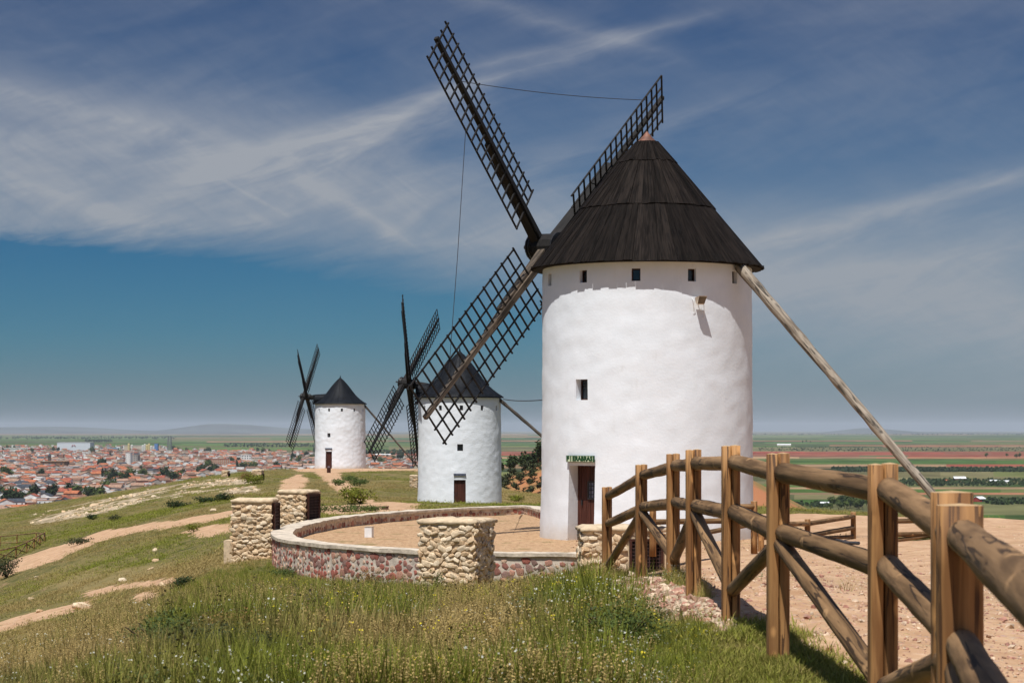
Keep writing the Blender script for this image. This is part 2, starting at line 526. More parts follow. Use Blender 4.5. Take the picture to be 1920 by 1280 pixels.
# ------------------------------------------------------------------ terrain of the hill
CP = [  # photo x, photo y, distance: where the ground of the hill is seen
 (0,1280,13),(500,1280,12.5),(960,1280,12.5),(1300,1280,11.5),(1456,1238,11.5),(1655,1366,8.9),(1800,1490,6.4),
 (1370,1157,13.8),(1300,1117,16.3),(1262,1085,19),(1203,1082,21.6),(1140,1090,25.2),
 (0,1245,20),(140,1203,26),(290,1148,33),(345,1098,43),(430,1068,52),(520,1066,55),(600,1096,49.5),(690,1102,48),(785,1112,45.5),(935,1112,45),(1095,1108,44),(150,1206,36),(150,1200,46),(0,1275,26),(0,1245,38),(0,1185,55),(290,1150,42),(290,1128,52),(350,1085,54),(350,1064,60),(400,1040,64),(-100,1270,22),(-100,1285,32),(-100,1240,48),(-100,1180,68),
 (350,1200,17),(600,1180,20),(1000,1155,22),(800,1120,38),(1150,1200,15),
 (650,1005,60),(900,1005,60),(800,985,67),(960,972,72),(1180,1018,56),(1400,1010,58),(1000,1030,51),(1150,1050,47),
 (1400,1045,44),(1600,1040,44),(1800,1010,50),(1900,1003,54),(1700,985,68),(1850,978,74),(1500,968,74),(1950,995,64),
 (1700,1120,20),(1900,1120,20),(1850,1200,13),(1900,1050,35),
 (862,950,151),(785,949,142),(940,949,150),(990,945,140),(965,934,165),(985,920,185),(950,922,200),(1010,935,180),(970,925,215),(637,878,249),(590,879,245),(690,879,246),(760,878,240),
 (420,889,235),(500,882,240),(330,906,235),(200,932,235),(100,948,235),(0,960,235),(-100,985,230),
 (700,945,133),(600,905,195),(640,900,200),(700,920,170),(500,905,190),(560,930,140),(450,935,125),(300,957,150),(150,985,160),(0,1008,170),(-100,1030,165),
 (430,962,100),(300,986,104),(200,1008,107),(100,1042,109),(0,1072,110),(-90,1105,110),
 (300,1020,90),(400,1012,76),(300,1065,72),(200,1078,76),(0,1150,66),(100,1122,70),(0,1112,88),(480,985,70),(560,965,80),(720,955,85)]
cp = np.array(CP, float)
cX = (cp[:, 0] - 960) / F * cp[:, 2]; cY = cp[:, 2]; cZ = -(cp[:, 1] - EYE) / F * cp[:, 2]
extra = np.array([(0, 0, -1.55), (-3, 2, -1.7), (4, 2, -1.5), (3.94, 60, -3.1), (3.94, 66, -3.15), (8, 62, -3.15)])
cX = np.concatenate([cX, extra[:, 0]]); cY = np.concatenate([cY, extra[:, 1]]); cZ = np.concatenate([cZ, extra[:, 2]])
def warp(X, Y):
    Yc = np.clip(Y, 0, 290)
    return np.clip(X / (Yc + 10), -0.36, 0.34) * 6.0, np.log(Yc + 10) * 2.0
def tps(r2): return np.where(r2 > 1e-9, r2 * np.log(np.maximum(r2, 1e-9)) * 0.5, 0)
_A = np.c_[np.ones_like(cX), cX, cY]
_pl = np.linalg.lstsq(_A, cZ, rcond=None)[0]
_u, _v = warp(cX, cY)
_K = tps((_u[:, None] - _u) ** 2 + (_v[:, None] - _v) ** 2)
_P = np.c_[np.ones_like(_u), _u, _v]
_n = len(_u)
_S = np.zeros((_n + 3, _n + 3)); _S[:_n, :_n] = _K + np.eye(_n) * 0.02; _S[:_n, _n:] = _P; _S[_n:, :_n] = _P.T
_w = np.linalg.solve(_S, np.r_[cZ - _A @ _pl, 0, 0, 0])
ZP = -67.0
def hill_raw(X, Y):
    X = np.asarray(X, float); Y = np.asarray(Y, float)
    sh = X.shape; x = X.ravel(); y = Y.ravel()
    out = np.empty_like(x)
    for i in range(0, len(x), 20000):
        a, b = x[i:i + 20000], y[i:i + 20000]
        u, v = warp(a, b)
        k = tps((u[:, None] - _u) ** 2 + (v[:, None] - _v) ** 2)
        out[i:i + 20000] = k @ _w[:_n] + _w[_n] + _w[_n + 1] * u + _w[_n + 2] * v + _pl[0] + _pl[1] * np.clip(a, -0.36 * (np.clip(b, 0, 290) + 10), 0.34 * (np.clip(b, 0, 290) + 10)) + _pl[2] * np.clip(b, 0, 290)
    return out.reshape(sh)
def fall(X, Y):
    """how far a point lies outside the flat top of the hill"""
    xr = np.interp(Y, [-60, 0, 40, 66, 78, 100, 151, 185, 220, 249, 275], [24, 24, 20, 20, 18, 10, 8, 4, -6, -9, -16])
    xl = np.interp(Y, [-60, 0, 40, 100, 170, 250, 275], [-22, -22, -28, -48, -62, -78, -78])
    s = np.maximum.reduce([X - xr, xl - X, Y - 254.0 - 0.0 * X, -40 - Y, 0 * X])
    return s
def terr(X, Y):
    X = np.asarray(X, float); Y = np.asarray(Y, float)
    z = hill_raw(X, Y)
    s = fall(X, Y)
    d = s * s / (s + 14.0) * 0.42
    z = z - d
    amp = np.clip((Y - 4) / 40.0, 0.02, 1.0) * 0.30
    flat = np.clip(1 - np.hypot(X - 1, (Y - 61)) / 18.0, 0, 1)
    z = z + (fbm(X * 0.35, Y * 0.2, 4) - 0.5) * amp * (1 - np.clip(flat * 3, 0, 1)) + (fbm(X * 2.1, Y * 2.1, 3) - 0.5) * 0.07
    # red hill with olive trees further along the ridge
    g = np.exp(-(((X - 24) / 110) ** 2 + ((Y - 610) / 150) ** 2) * 1.2)
    z2 = ZP + g * 56.5 + (np.clip(X, -60, 60) * 0.14) * g
    return np.maximum(np.maximum(z, z2), ZP - 1.0)
def terr1(x, y): return float(terr(np.array([x]), np.array([y]))[0])
def smooth_terr(X, Y):
    return terr(X, Y)
_ds = np.geomspace(4.5, 700, 1500)
def gp(px, py, dmin=4.5):
    """the hill point that the photo shows at a pixel"""
    ds = _ds[_ds >= dmin]
    X = (px - 960) / F * ds; Z = -(py - EYE) / F * ds
    t = terr(X, ds)
    hit = np.nonzero(Z <= t)[0]
    i = hit[0] if len(hit) else len(ds) - 1
    return float(X[i]), float(ds[i]), float(t[i])
def gx(px, d):
    x = (px - 960) / F * d
    return x, d, terr1(x, d)
def at(px, py, d): return ((px - 960) / F * d, d, -(py - EYE) / F * d)
def pp(px, py):
    d = -ZP * F / (py - EYE)
    return ((px - 960) / F * d, d, ZP)

def pip(X, Y, poly):
    inside = np.zeros(X.shape, bool)
    n = len(poly)
    for i in range(n):
        x0, y0 = poly[i][:2]; x1, y1 = poly[(i + 1) % n][:2]
        c = ((y0 > Y) != (y1 > Y)) & (X < (x1 - x0) * (Y - y0) / (y1 - y0 + 1e-12) + x0)
        inside ^= c
    return inside
def wpoly(pxs, dmin=4.5): return [gp(*p, dmin=dmin) for p in pxs]

FP = [(1.165, 25.2), (1.36, 21.6), (1.49, 19.0), (1.44, 16.3), (1.47, 13.8), (1.49, 11.5), (1.607, 8.9), (1.385, 6.45), (0.74, 2.5)]   # main fence posts
BARE = [wpoly(p) for p in (
    [(-80,1088),(0,1059),(100,1025),(200,993),(300,978),(380,966),(440,956),(520,947),(520,957),(440,967),(380,979),(300,991),(200,1010),(100,1052),(0,1084),(-80,1116)],
    [(578,879),(625,879),(652,905),(690,928),(760,943),(785,944),(785,953),(690,950),(640,925),(606,898)],
    [(490,880),(560,877),(785,876),(785,883),(640,886),(560,884)],
    [(520,952),(640,946),(785,944),(785,958),(700,962),(600,966)],
    [(330,1001),(380,988),(440,980),(440,996),(380,1003)],
    [(150,1108),(230,1094),(335,1080),(335,1092),(230,1108),(150,1120)],
    [(-20,1172),(60,1148),(170,1126),(165,1142),(90,1160),(-20,1192)],
    [(255,1112),(310,1108),(305,1124),(250,1128)],
    [(530,900),(565,888),(580,900),(560,925),(520,925)],
)]
FY = [p[1] for p in FP][::-1]; FX = [p[0] for p in FP][::-1]
ROCK = [wpoly(p) for p in (
    [(60,962),(180,938),(330,908),(430,894),(490,905),(430,922),(300,938),(190,962),(60,985)],
    [(380,905),(470,900),(500,925),(410,930)],
    [(1120,1096),(1215,1080),(1300,1108),(1380,1160),(1350,1182),(1180,1168),(1120,1125)],
)]
DRY = [wpoly(p) for p in (
    [(-40,1180),(120,1165),(210,1150),(300,1120),(310,1180),(250,1290),(-40,1290)],
    [(820,1150),(900,1110),(1010,1100),(990,1200),(900,1290),(800,1290)],
    [(60,1080),(330,1050),(340,1075),(120,1110)],
    [(930,905),(1020,905),(1020,947),(930,947)],
)]
def masks(X, Y):
    jx = X + (fbm(X * 1.1, Y * 0.5, 3) - 0.5) * np.clip(Y * 0.018, 0.3, 0.7)
    jy = Y + (fbm(X * 0.8 + 40, Y * 0.4, 3) - 0.5) * np.clip(Y * 0.04, 0.6, 2.0)
    bare = np.zeros(X.shape); rock = np.zeros(X.shape); dry = np.zeros(X.shape)
    for p in BARE: bare = np.maximum(bare, pip(jx, jy, p) * 1.0)
    for i_, p in enumerate(ROCK): rock = np.maximum(rock, pip(jx, jy, p) * (1.0 if i_ == 2 else (fbm(X * 0.22 + 5, Y * 0.16, 4) + 0.4 * fbm(X * 1.3, Y * 0.5, 3) > 0.70)))
    for p in DRY: dry = np.maximum(dry, pip(jx, jy, p) * 1.0)
    fx = np.interp(Y, [0] + FY + [44, 46, 60, 80], [FX[0]] + FX + [1.7, 1.5, -2.0, 3.0])
    gravel = (jx * 0.25 + X * 0.75 > fx + 0.12) & (Y < 79) & (X < 30)
    gravel &= ~((Y > 44) & (Y < 80) & (np.hypot((X - 10.8) / 1.3, (Y - 53) / 2.2) < 1))
    bare = np.maximum(bare, gravel * 1.0)
    bare = np.maximum(bare, ((Y > 300)) * 1.0)
    return bare, rock, dry

def axis(segs):
    out = [segs[0][0]]
    for a, b, s in segs:
        n = max(1, int(round((b - a) / s)))
        out += list(a + (b - a) * (np.arange(n) + 1) / n)
    return np.array(out)
ys = axis([(-60, 4, 4), (4, 52, 0.22), (52, 82, 0.45), (82, 165, 0.9), (165, 275, 1.3), (275, 420, 8), (420, 760, 6), (760, 900, 20)])
xs = axis([(-420, -100, 16), (-100, -45, 0.8), (-45, -14, 0.35), (-14, 10, 0.22), (10, 24, 0.4), (24, 60, 2.0), (60, 300, 12)])
GX, GY = np.meshgrid(xs, ys)
GZ = terr(GX, GY)
TERR_POLY = [(1.9, 46.9), (-0.4, 47.1), (-2.3, 48.2), (-4.6, 51.0), (-6.2, 55.4), (-6.35, 58.2), (-5.8, 64.6), (-4.7, 68.2), (-1.4, 74.0), (0.3, 75.6), (1.6, 72), (3, 66), (7.4, 63.4), (7.9, 56), (5.9, 48.1)]
GZ = np.where(pip(GX, GY, TERR_POLY), np.minimum(GZ, -3.4), GZ)
ny, nx = GX.shape
idx = np.arange(ny * nx).reshape(ny, nx)
quads = np.stack([idx[:-1, :-1], idx[:-1, 1:], idx[1:, 1:], idx[1:, :-1]], -1).reshape(-1, 4)
me = bpy.data.meshes.new('ground')
me.vertices.add(ny * nx)
me.vertices.foreach_set('co', np.c_[GX.ravel(), GY.ravel(), GZ.ravel()].astype(np.float32).ravel())
me.loops.add(len(quads) * 4); me.loops.foreach_set('vertex_index', quads.astype(np.int32).ravel())
me.polygons.add(len(quads)); me.polygons.foreach_set('loop_start', np.arange(0, len(quads) * 4, 4, dtype=np.int32))
me.polygons.foreach_set('loop_total', np.full(len(quads), 4, dtype=np.int32))
me.polygons.foreach_set('use_smooth', np.ones(len(quads), dtype=bool))
me.update(calc_edges=True)
b_, r_, d_ = masks(GX, GY)
ca = me.color_attributes.new('cover', 'FLOAT_COLOR', 'POINT')
ca.data.foreach_set('color', np.c_[b_.ravel(), r_.ravel(), d_.ravel(), np.ones(ny * nx)].astype(np.float32).ravel())

m, t, b = new_mat('hill_ground')
at_ = t.node('ShaderNodeVertexColor', layer_name='cover')
sp = t.node('ShaderNodeSeparateColor'); t.put(sp.inputs[0], at_.outputs[0])
pos = t.node('ShaderNodeNewGeometry').outputs['Position']
nA = t.noise(pos, 0.25, 6, 0.6); nB = t.noise(pos, 1.7, 6, 0.65); nC = t.noise(pos, 9.0, 5, 0.7)
nD = t.noise(t.mapping(pos, scale=(1, 0.35, 1)), 0.9, 6, 0.65)
grassc = t.mix(t.step(nB, 0.35, 0.7), (0.070, 0.075, 0.022), (0.235, 0.175, 0.070))
grassc = t.mix(t.step(nA, 0.42, 0.62), grassc, t.mix(t.step(nC, 0.3, 0.7), (0.25, 0.175, 0.075), (0.12, 0.12, 0.038)))
grassc = t.mix(t.math('MULTIPLY', t.step(nD, 0.58, 0.70), 0.7), grassc, (0.30, 0.19, 0.105))
grassc = t.mix(t.math('MULTIPLY', sp.outputs[2], 0.55), grassc, (0.27, 0.20, 0.085))
soil = t.mix(t.step(nB, 0.3, 0.72), (0.41, 0.235, 0.128), (0.58, 0.375, 0.222))
soil = t.mix(t.step(nC, 0.5, 0.72, 0.0, 0.6), soil, (0.64, 0.46, 0.31))
soil = t.mix(t.step(nA, 0.5, 0.68, 0.0, 0.35), soil, (0.36, 0.24, 0.13))
peb = t.voro(pos, 14.0, 'F1', 1)
soil = t.mix(0.22, soil, t.mix(t.step(t.voro(pos, 14.0), 0.1, 0.45, 1.0, 0.0), soil, t.mix(0.55, peb, (0.45, 0.28, 0.22))))
rockc = t.mix(t.step(nD, 0.35, 0.62), (0.20, 0.155, 0.085), (0.52, 0.40, 0.27))
edge_n = t.math('ADD', t.math('MULTIPLY', t.math('SUBTRACT', nB, 0.5), 0.9), t.math('MULTIPLY', t.math('SUBTRACT', nC, 0.5), 0.5))
fb = t.step(t.math('ADD', sp.outputs[0], edge_n), 0.35, 0.65)
fr = t.step(t.math('ADD', sp.outputs[1], edge_n), 0.35, 0.65)
colr = t.mix(fr, grassc, rockc)
colr = t.mix(fb, colr, soil)
# reddish earth of the olive hill
sy = t.node('ShaderNodeSeparateXYZ'); t.put(sy.inputs[0], pos)
far = t.step(sy.outputs[1], 330, 360)
colr = t.mix(far, colr, t.mix(t.step(t.noise(pos, 0.05, 5, 0.6), 0.4, 0.62), (0.40, 0.165, 0.075), (0.22, 0.16, 0.06)))
t.put(b.inputs['Base Color'], colr)
b.inputs['Roughness'].default_value = 0.95
b.inputs['Specular IOR Level'].default_value = 0.08
hh = t.math('ADD', t.math('MULTIPLY', nC, 0.6), t.math('MULTIPLY', t.noise(pos, 30.0, 4, 0.7), 0.4))
hh = t.math('ADD', hh, t.math('MULTIPLY', t.step(t.voro(pos, 14.0), 0.0, 0.4, 1.0, 0.0), 0.5))
t.put(b.inputs['Normal'], t.bump(hh, 0.7, 0.05))
me.materials.append(m)
tag(obj('ground', me), kind='structure')

# ------------------------------------------------------------------ the plain with its fields
GRN = [(0.075, 0.135, 0.038), (0.10, 0.17, 0.045), (0.12, 0.16, 0.055), (0.16, 0.17, 0.065), (0.065, 0.10, 0.035)]
EAR = [(0.34, 0.16, 0.095), (0.30, 0.20, 0.12), (0.40, 0.25, 0.15), (0.24, 0.15, 0.085)]
POP = [(0.33, 0.085, 0.06), (0.30, 0.11, 0.075)]
OLV = [(0.15, 0.145, 0.07), (0.19, 0.165, 0.085), (0.12, 0.125, 0.06)]
DRK = [(0.035, 0.055, 0.022), (0.05, 0.06, 0.028)]
rows_r = [(812.3, OLV), (813.6, GRN + EAR), (815.5, GRN), (818, GRN + EAR), (821, GRN), (824, EAR + GRN), (827, GRN), (831, OLV + GRN), (834, GRN + EAR), (838, OLV),
          (842, OLV), (846, POP), (851, POP + POP + OLV), (856, POP + EAR), (859.5, GRN), (863, GRN[:2]), (870, EAR + POP), (874, EAR), (877.5, DRK), (884, [OLV[1], GRN[3]]), (893, OLV + [GRN[3]]),
          (899, DRK + OLV), (907, OLV + GRN), (913, EAR[:3]), (916.5, GRN), (923, EAR), (927, OLV), (936, GRN), (944, [GRN[3], OLV[0]]), (965, GRN), (985, OLV), (1030, GRN), (1100, OLV), (1300, OLV)]
rows_l = [(812.3, OLV), (813.6, EAR + OLV), (815.5, GRN), (818, GRN + OLV), (821, EAR[1:] + GRN), (825, EAR + GRN + OLV), (829, GRN + EAR[1:3]), (833, GRN), (838, GRN), (843, GRN + OLV), (849, OLV)]
pv, pf, pc = [], [], []
def add_fields(rows, a0, a1, seed):
    rr = random.Random(seed)
    for i in range(len(rows) - 1):
        d1 = -ZP * F / (rows[i][0] - EYE); d0 = -ZP * F / (rows[i + 1][0] - EYE)
        pal = rows[i][1]
        sub = 1 if d1 - d0 < 400 else 2
        for s in range(sub):
            q0 = d0 + (d1 - d0) * s / sub; q1 = d0 + (d1 - d0) * (s + 1) / sub
            x = a0 * q0
            xe = a1 * q0
            first = True
            sk = rr.uniform(-0.25, 0.25) * (q1 - q0)
            while x < xe:
                w = rr.uniform(0.022, 0.10) * q0
                x1 = min(x + w, xe)
                if xe - x1 < 0.02 * q0: x1 = xe
                fx0, fx1 = (x, x1)
                g0, g1 = (x * q1 / q0, x1 * q1 / q0)
                bI = len(pv)
                n = 4
                for k in range(n + 1):
                    tt = k / n
                    xa = fx0 + (fx1 - fx0) * tt; xb = g0 + (g1 - g0) * tt
                    pv.append((xa, q0 , ZP)); pv.append((xb, q1, ZP))
                for k in range(n): pf.append((bI + 2 * k, bI + 2 * k + 2, bI + 2 * k + 3, bI + 2 * k + 1))
                c = rr.choice(pal); j = rr.uniform(0.82, 1.2)
                pc.extend([tuple(q * j for q in c)] * n)
                x = x1
add_fields(rows_r, -0.06, 0.42, 3)
add_fields(rows_l, -0.42, -0.06, 5)
d_t = -ZP * F / (849 - EYE)
pv += [(-0.42 * d_t, d_t, ZP), (-0.06 * d_t, d_t, ZP), (-0.06 * 540, 540, ZP), (-0.42 * 540, 540, ZP)]
pf.append((len(pv) - 1, len(pv) - 2, len(pv) - 3, len(pv) - 4)); pc.append((0.30, 0.23, 0.16))
dm = -ZP * F / (812.3 - EYE)
S0 = 520.0
for q in ([(-0.42 * dm, dm), (0.42 * dm, dm), (0.42 * 78000, 78000), (-0.42 * 78000, 78000)],
          [(-60000, S0), (-0.42 * S0, S0), (-0.42 * 78000, 78000), (-60000, 78000)],
          [(0.42 * S0, S0), (60000, S0), (60000, 78000), (0.42 * 78000, 78000)],
          [(-60000, -20000), (60000, -20000), (60000, S0), (-60000, S0)]):
    bI = len(pv); pv += [(x, y, ZP - (0.0 if y > S0 else 0.0)) for x, y in q]; pf.append((bI, bI + 1, bI + 2, bI + 3)); pc.append((0.16, 0.15, 0.075))
m, t, b = new_mat('fields')
av = t.node('ShaderNodeVertexColor', layer_name='crop')
pos = t.node('ShaderNodeNewGeometry').outputs['Position']
n1 = t.noise(t.mapping(pos, scale=(1, 0.5, 1)), 0.012, 6, 0.65); n2 = t.noise(pos, 0.0022, 5, 0.6)
c1 = t.mix(t.step(n1, 0.3, 0.7), t.mix(1.0, av.outputs[0], (0.52, 0.54, 0.5), 'MULTIPLY'), t.mix(1.0, av.outputs[0], (0.95, 0.95, 0.86), 'MULTIPLY'))
c1 = t.mix(t.step(n2, 0.55, 0.66, 0.0, 0.5), c1, (0.20, 0.16, 0.085))
t.put(b.inputs['Base Color'], c1); b.inputs['Roughness'].default_value = 1.0; b.inputs['Specular IOR Level'].default_value = 0.0
me = mk_mesh('plain', pv, pf, m)
cc = me.color_attributes.new('crop', 'FLOAT_COLOR', 'CORNER')
arr = []
for f, c in zip(pf, pc): arr += [(*c, 1.0)] * len(f)
cc.data.foreach_set('color', np.array(arr, dtype=np.float32).ravel())
tag(obj('plain', me), kind='structure')

# distant hills on the horizon
def hills(name, x0, x1, y0, y1, peaks, nxx=90, nyy=14):
    X = np.linspace(x0, x1, nxx); Y = np.linspace(y0, y1, nyy)
    A, B = np.meshgrid(X, Y)
    H = np.zeros_like(A)
    for (cx, cy, sx, syy, h) in peaks: H += h * np.exp(-((A - cx) / sx) ** 2 - ((B - cy) / syy) ** 2)
    H *= 0.75 + 0.5 * fbm(A * 0.0006, B * 0.0006, 4)
    Z = ZP - 4 + H
    iv = np.arange(A.size).reshape(A.shape)
    q = np.stack([iv[:-1, :-1], iv[:-1, 1:], iv[1:, 1:], iv[1:, :-1]], -1).reshape(-1, 4)
    me = mk_mesh(name, np.c_[A.ravel(), B.ravel(), Z.ravel()], q, M['far_hill'], True)
    tag(obj(name, me), kind='structure')
M['far_hill'] = plain_mat('far_hill', (0.085, 0.095, 0.085), 1.0, 0.4, 0.0012, 0, 0.0)
D = 36000.0
k = D / F
hills('hills', (-400 - 960) * k, (800 - 960) * k, 31000, 41000,
      [((450 - 960) * k, D, 110 * k, 2500, 150), ((380 - 960) * k, D, 60 * k, 2500, 40), ((120 - 960) * k, D, 150 * k, 2500, 110), ((-150 - 960) * k, D, 160 * k, 2500, 120), ((640 - 960) * k, D, 90 * k, 2500, 60)])
hills('hills', (1380 - 960) * k, (2300 - 960) * k, 31000, 41000,
      [((1625 - 960) * k, D, 60 * k, 2500, 78), ((1760 - 960) * k, D, 160 * k, 2500, 30), ((2150 - 960) * k, D, 150 * k, 2500, 90)])

# ------------------------------------------------------------------ haze
def haze():
    mb = MB()
    x0, x1, y0, y1, z0, z1 = -45000, 45000, -600, 60000, ZP - 6, 190.0
    mb.box(((x0 + x1) / 2, (y0 + y1) / 2, (z0 + z1) / 2), (x1 - x0, y1 - y0, z1 - z0))
    m = bpy.data.materials.new('haze'); m.use_nodes = True
    t = NT(m.node_tree); t.n.clear()
    o = t.node('ShaderNodeOutputMaterial'); v = t.node('ShaderNodeVolumePrincipled')
    v.inputs['Color'].default_value = (0.86, 0.93, 1.0, 1)
    v.inputs['Density'].default_value = 2.3e-5
    v.inputs['Anisotropy'].default_value = 0.0
    t.l.new(v.outputs[0], o.inputs['Volume'])
    tag(mb.build('haze', m), kind='stuff')
haze()

# ------------------------------------------------------------------ windmills
def unit_text(body, size, mat, name='lettering', bold=0.0):
    cu = bpy.data.curves.new(name, 'FONT')
    cu.body = body; cu.size = size; cu.extrude = 0.006; cu.offset = bold; cu.align_x = 'CENTER'; cu.align_y = 'CENTER'; cu.resolution_u = 2
    tmp = bpy.data.objects.new(name, cu)
    me = bpy.data.meshes.new_from_object(tmp)
    bpy.data.objects.remove(tmp)
    me.materials.clear(); me.materials.append(mat); me.name = name
    return me


def tower_wall(name, R0, R1, H, openings, mat, root, lump, swell=0.0, seed=0, dth=2.2, dzz=0.11):
    """round wall with real openings; theta=0 faces the camera (-Y), positive to the right"""
    th = set(np.round(np.arange(-180, 180, dth), 3)); zz = set(np.round(np.arange(0, H + 0.01, dzz), 3))
    rad = lambda z: R0 + (R1 - R0) * min(1.0, z / H) + swell * max(0, 1 - z / 2.2) ** 2
    spans = []
    for o in openings:
        hw = math.degrees(o['w'] / 2 / rad(o['z']))
        a0, a1, z0, z1 = o['th'] - hw, o['th'] + hw, o['z'] - o['h'] / 2, o['z'] + o['h'] / 2
        spans.append((a0, a1, z0, z1))
        th = {x for x in th if not (a0 - 0.4 < x < a0 + 0.4 or a1 - 0.4 < x < a1 + 0.4)} | {a0, a1}
        zz = {x for x in zz if not (z0 - 0.025 < x < z0 + 0.025 or z1 - 0.025 < x < z1 + 0.025)} | {z0, z1}
    th = np.array(sorted(th)); zz = np.array(sorted(zz))
    zz = zz[zz >= 0]
    n = len(th)
    def P(a, z, ins=0.0, flat=False):
        a_ = R(a); r = rad(z) - ins
        x, y = r * math.sin(a_), -r * math.cos(a_)
        if not flat:
            q = mnoise.noise((x * 0.9 + seed, y * 0.9, z * 0.9)) * 0.6 + mnoise.noise((x * 2.6, y * 2.6 + seed, z * 2.9)) * 0.4 + mnoise.noise((x * 7, y * 7, z * 8 + seed)) * 0.14
            k = 1 + lump * q / r
            x *= k; y *= k
        return (x, y, z)
    mb = MB()
    vs = [P(a, z) for z in zz for a in th]
    fs = []
    for i in range(len(zz) - 1):
        zc = (zz[i] + zz[i + 1]) / 2
        row = [s for s in spans if s[2] < zc < s[3]]
        for k in range(n):
            k2 = (k + 1) % n
            ac = (th[k] + (th[k2] if k2 else th[k2] + 360)) / 2
            if any(s[0] < ac < s[1] for s in row): continue
            fs.append((i * n + k, i * n + k2, (i + 1) * n + k2, (i + 1) * n + k))
    mb.add(vs, fs)
    wall = mb.build(name, mat, root, True)
    # reveals
    for o, s in zip(openings, spans):
        rv = MB()
        ca_, sa_ = math.cos(R(o['th'])), math.sin(R(o['th']))
        inw = Vector((-sa_, ca_, 0)) * o['d']
        def pts(z):
            c = Vector(P(s[0], z)); d = Vector(P(s[1], z)); return c, d
        bl, br = pts(s[2]); tl, tr = pts(s[3])
        q = [bl, br, tr, tl]
        vs = q + [p + inw for p in q]
        rv.add(vs, [(0, 4, 5, 1), (1, 5, 6, 2), (2, 6, 7, 3), (3, 7, 4, 0)])
        rv.build('reveal', mat, wall)
    return rad


def opening_fill(root, rad, o, kind, roughlabel=None):
    """the door or window set back in an opening"""
    a = R(o['th']); out = Vector((math.sin(a), -math.cos(a), 0)); side = Vector((math.cos(a), math.sin(a), 0))
    r = math.sqrt(max(0.1, rad(o['z']) ** 2 - (o['w'] / 2) ** 2)) - o['d']
    c = out * r + Vector((0, 0, o['z']))
    rot = (0, 0, a)
    w, h = o['w'] + 0.04, o['h'] + 0.03
    if kind == 'window':
        f = MB(); fw = 0.05
        f.box((-(w - fw) / 2, 0, 0), (fw, 0.06, h)); f.box(((w - fw) / 2, 0, 0), (fw, 0.06, h))
        f.box((0, 0, (h - fw) / 2), (w - 2 * fw, 0.058, fw)); f.box((0, 0, -(h - fw) / 2), (w - 2 * fw, 0.058, fw))
        fo = f.build('window', M['frame'], root, loc=c, rot=rot)
        g = MB(); g.box((0, 0.02, 0), (w - 0.06, 0.012, h - 0.06)); g.build('pane', M['glass'], fo)
    else:
        n = 6; pw = w / n
        d = MB(); d.box((0, 0.045, 0), (w, 0.03, h))
        do = d.build('door', M['door'], root, loc=c, rot=rot)
        pl = MB(); pl.box((0, 0, 0), (pw - 0.012, 0.05, h)); pm = pl.mesh('plank', M['door'])
        for i in range(n): obj('plank', pm, do, (-w / 2 + pw * (i + 0.5), 0.0, 0))
        hb = MB(); hb.box((0, -0.05, 0), (0.03, 0.05, 0.14)); hb.build('handle', M['iron'], do, loc=(-w * 0.3, 0, 0.0))
        if o.get('grille'):
            g = MB(); g.box((0, -0.033, 0), (0.40, 0.012, 0.44), mi=1)
            for k in range(-1, 2):
                g.box((k * 0.11, -0.05, 0), (0.022, 0.02, 0.44)); g.box((0, -0.056, k * 0.12), (0.40, 0.02, 0.022))
            for sgn in (-1, 1):
                g.box((sgn * 0.20, -0.05, 0), (0.05, 0.03, 0.50)); g.box((0, -0.0505, sgn * 0.235), (0.35, 0.03, 0.05))
            g.build('grille', [M['iron'], M['grille_glass']], do, loc=(w * 0.14, 0, 0.36))
    return c


M['grille_glass'] = plain_mat('pale_glass', (0.25, 0.27, 0.36), 0.15, 0.2, 4)
M['sign_blue'] = plain_mat('sign_blue', (0.03, 0.035, 0.06), 0.3)
M['sign_pale'] = plain_mat('sign_pale', (0.55, 0.62, 0.42), 0.3, 0.15, 6)
M['sign_green'] = plain_mat('sign_green', (0.012, 0.06, 0.022), 0.3, 0.2, 6)


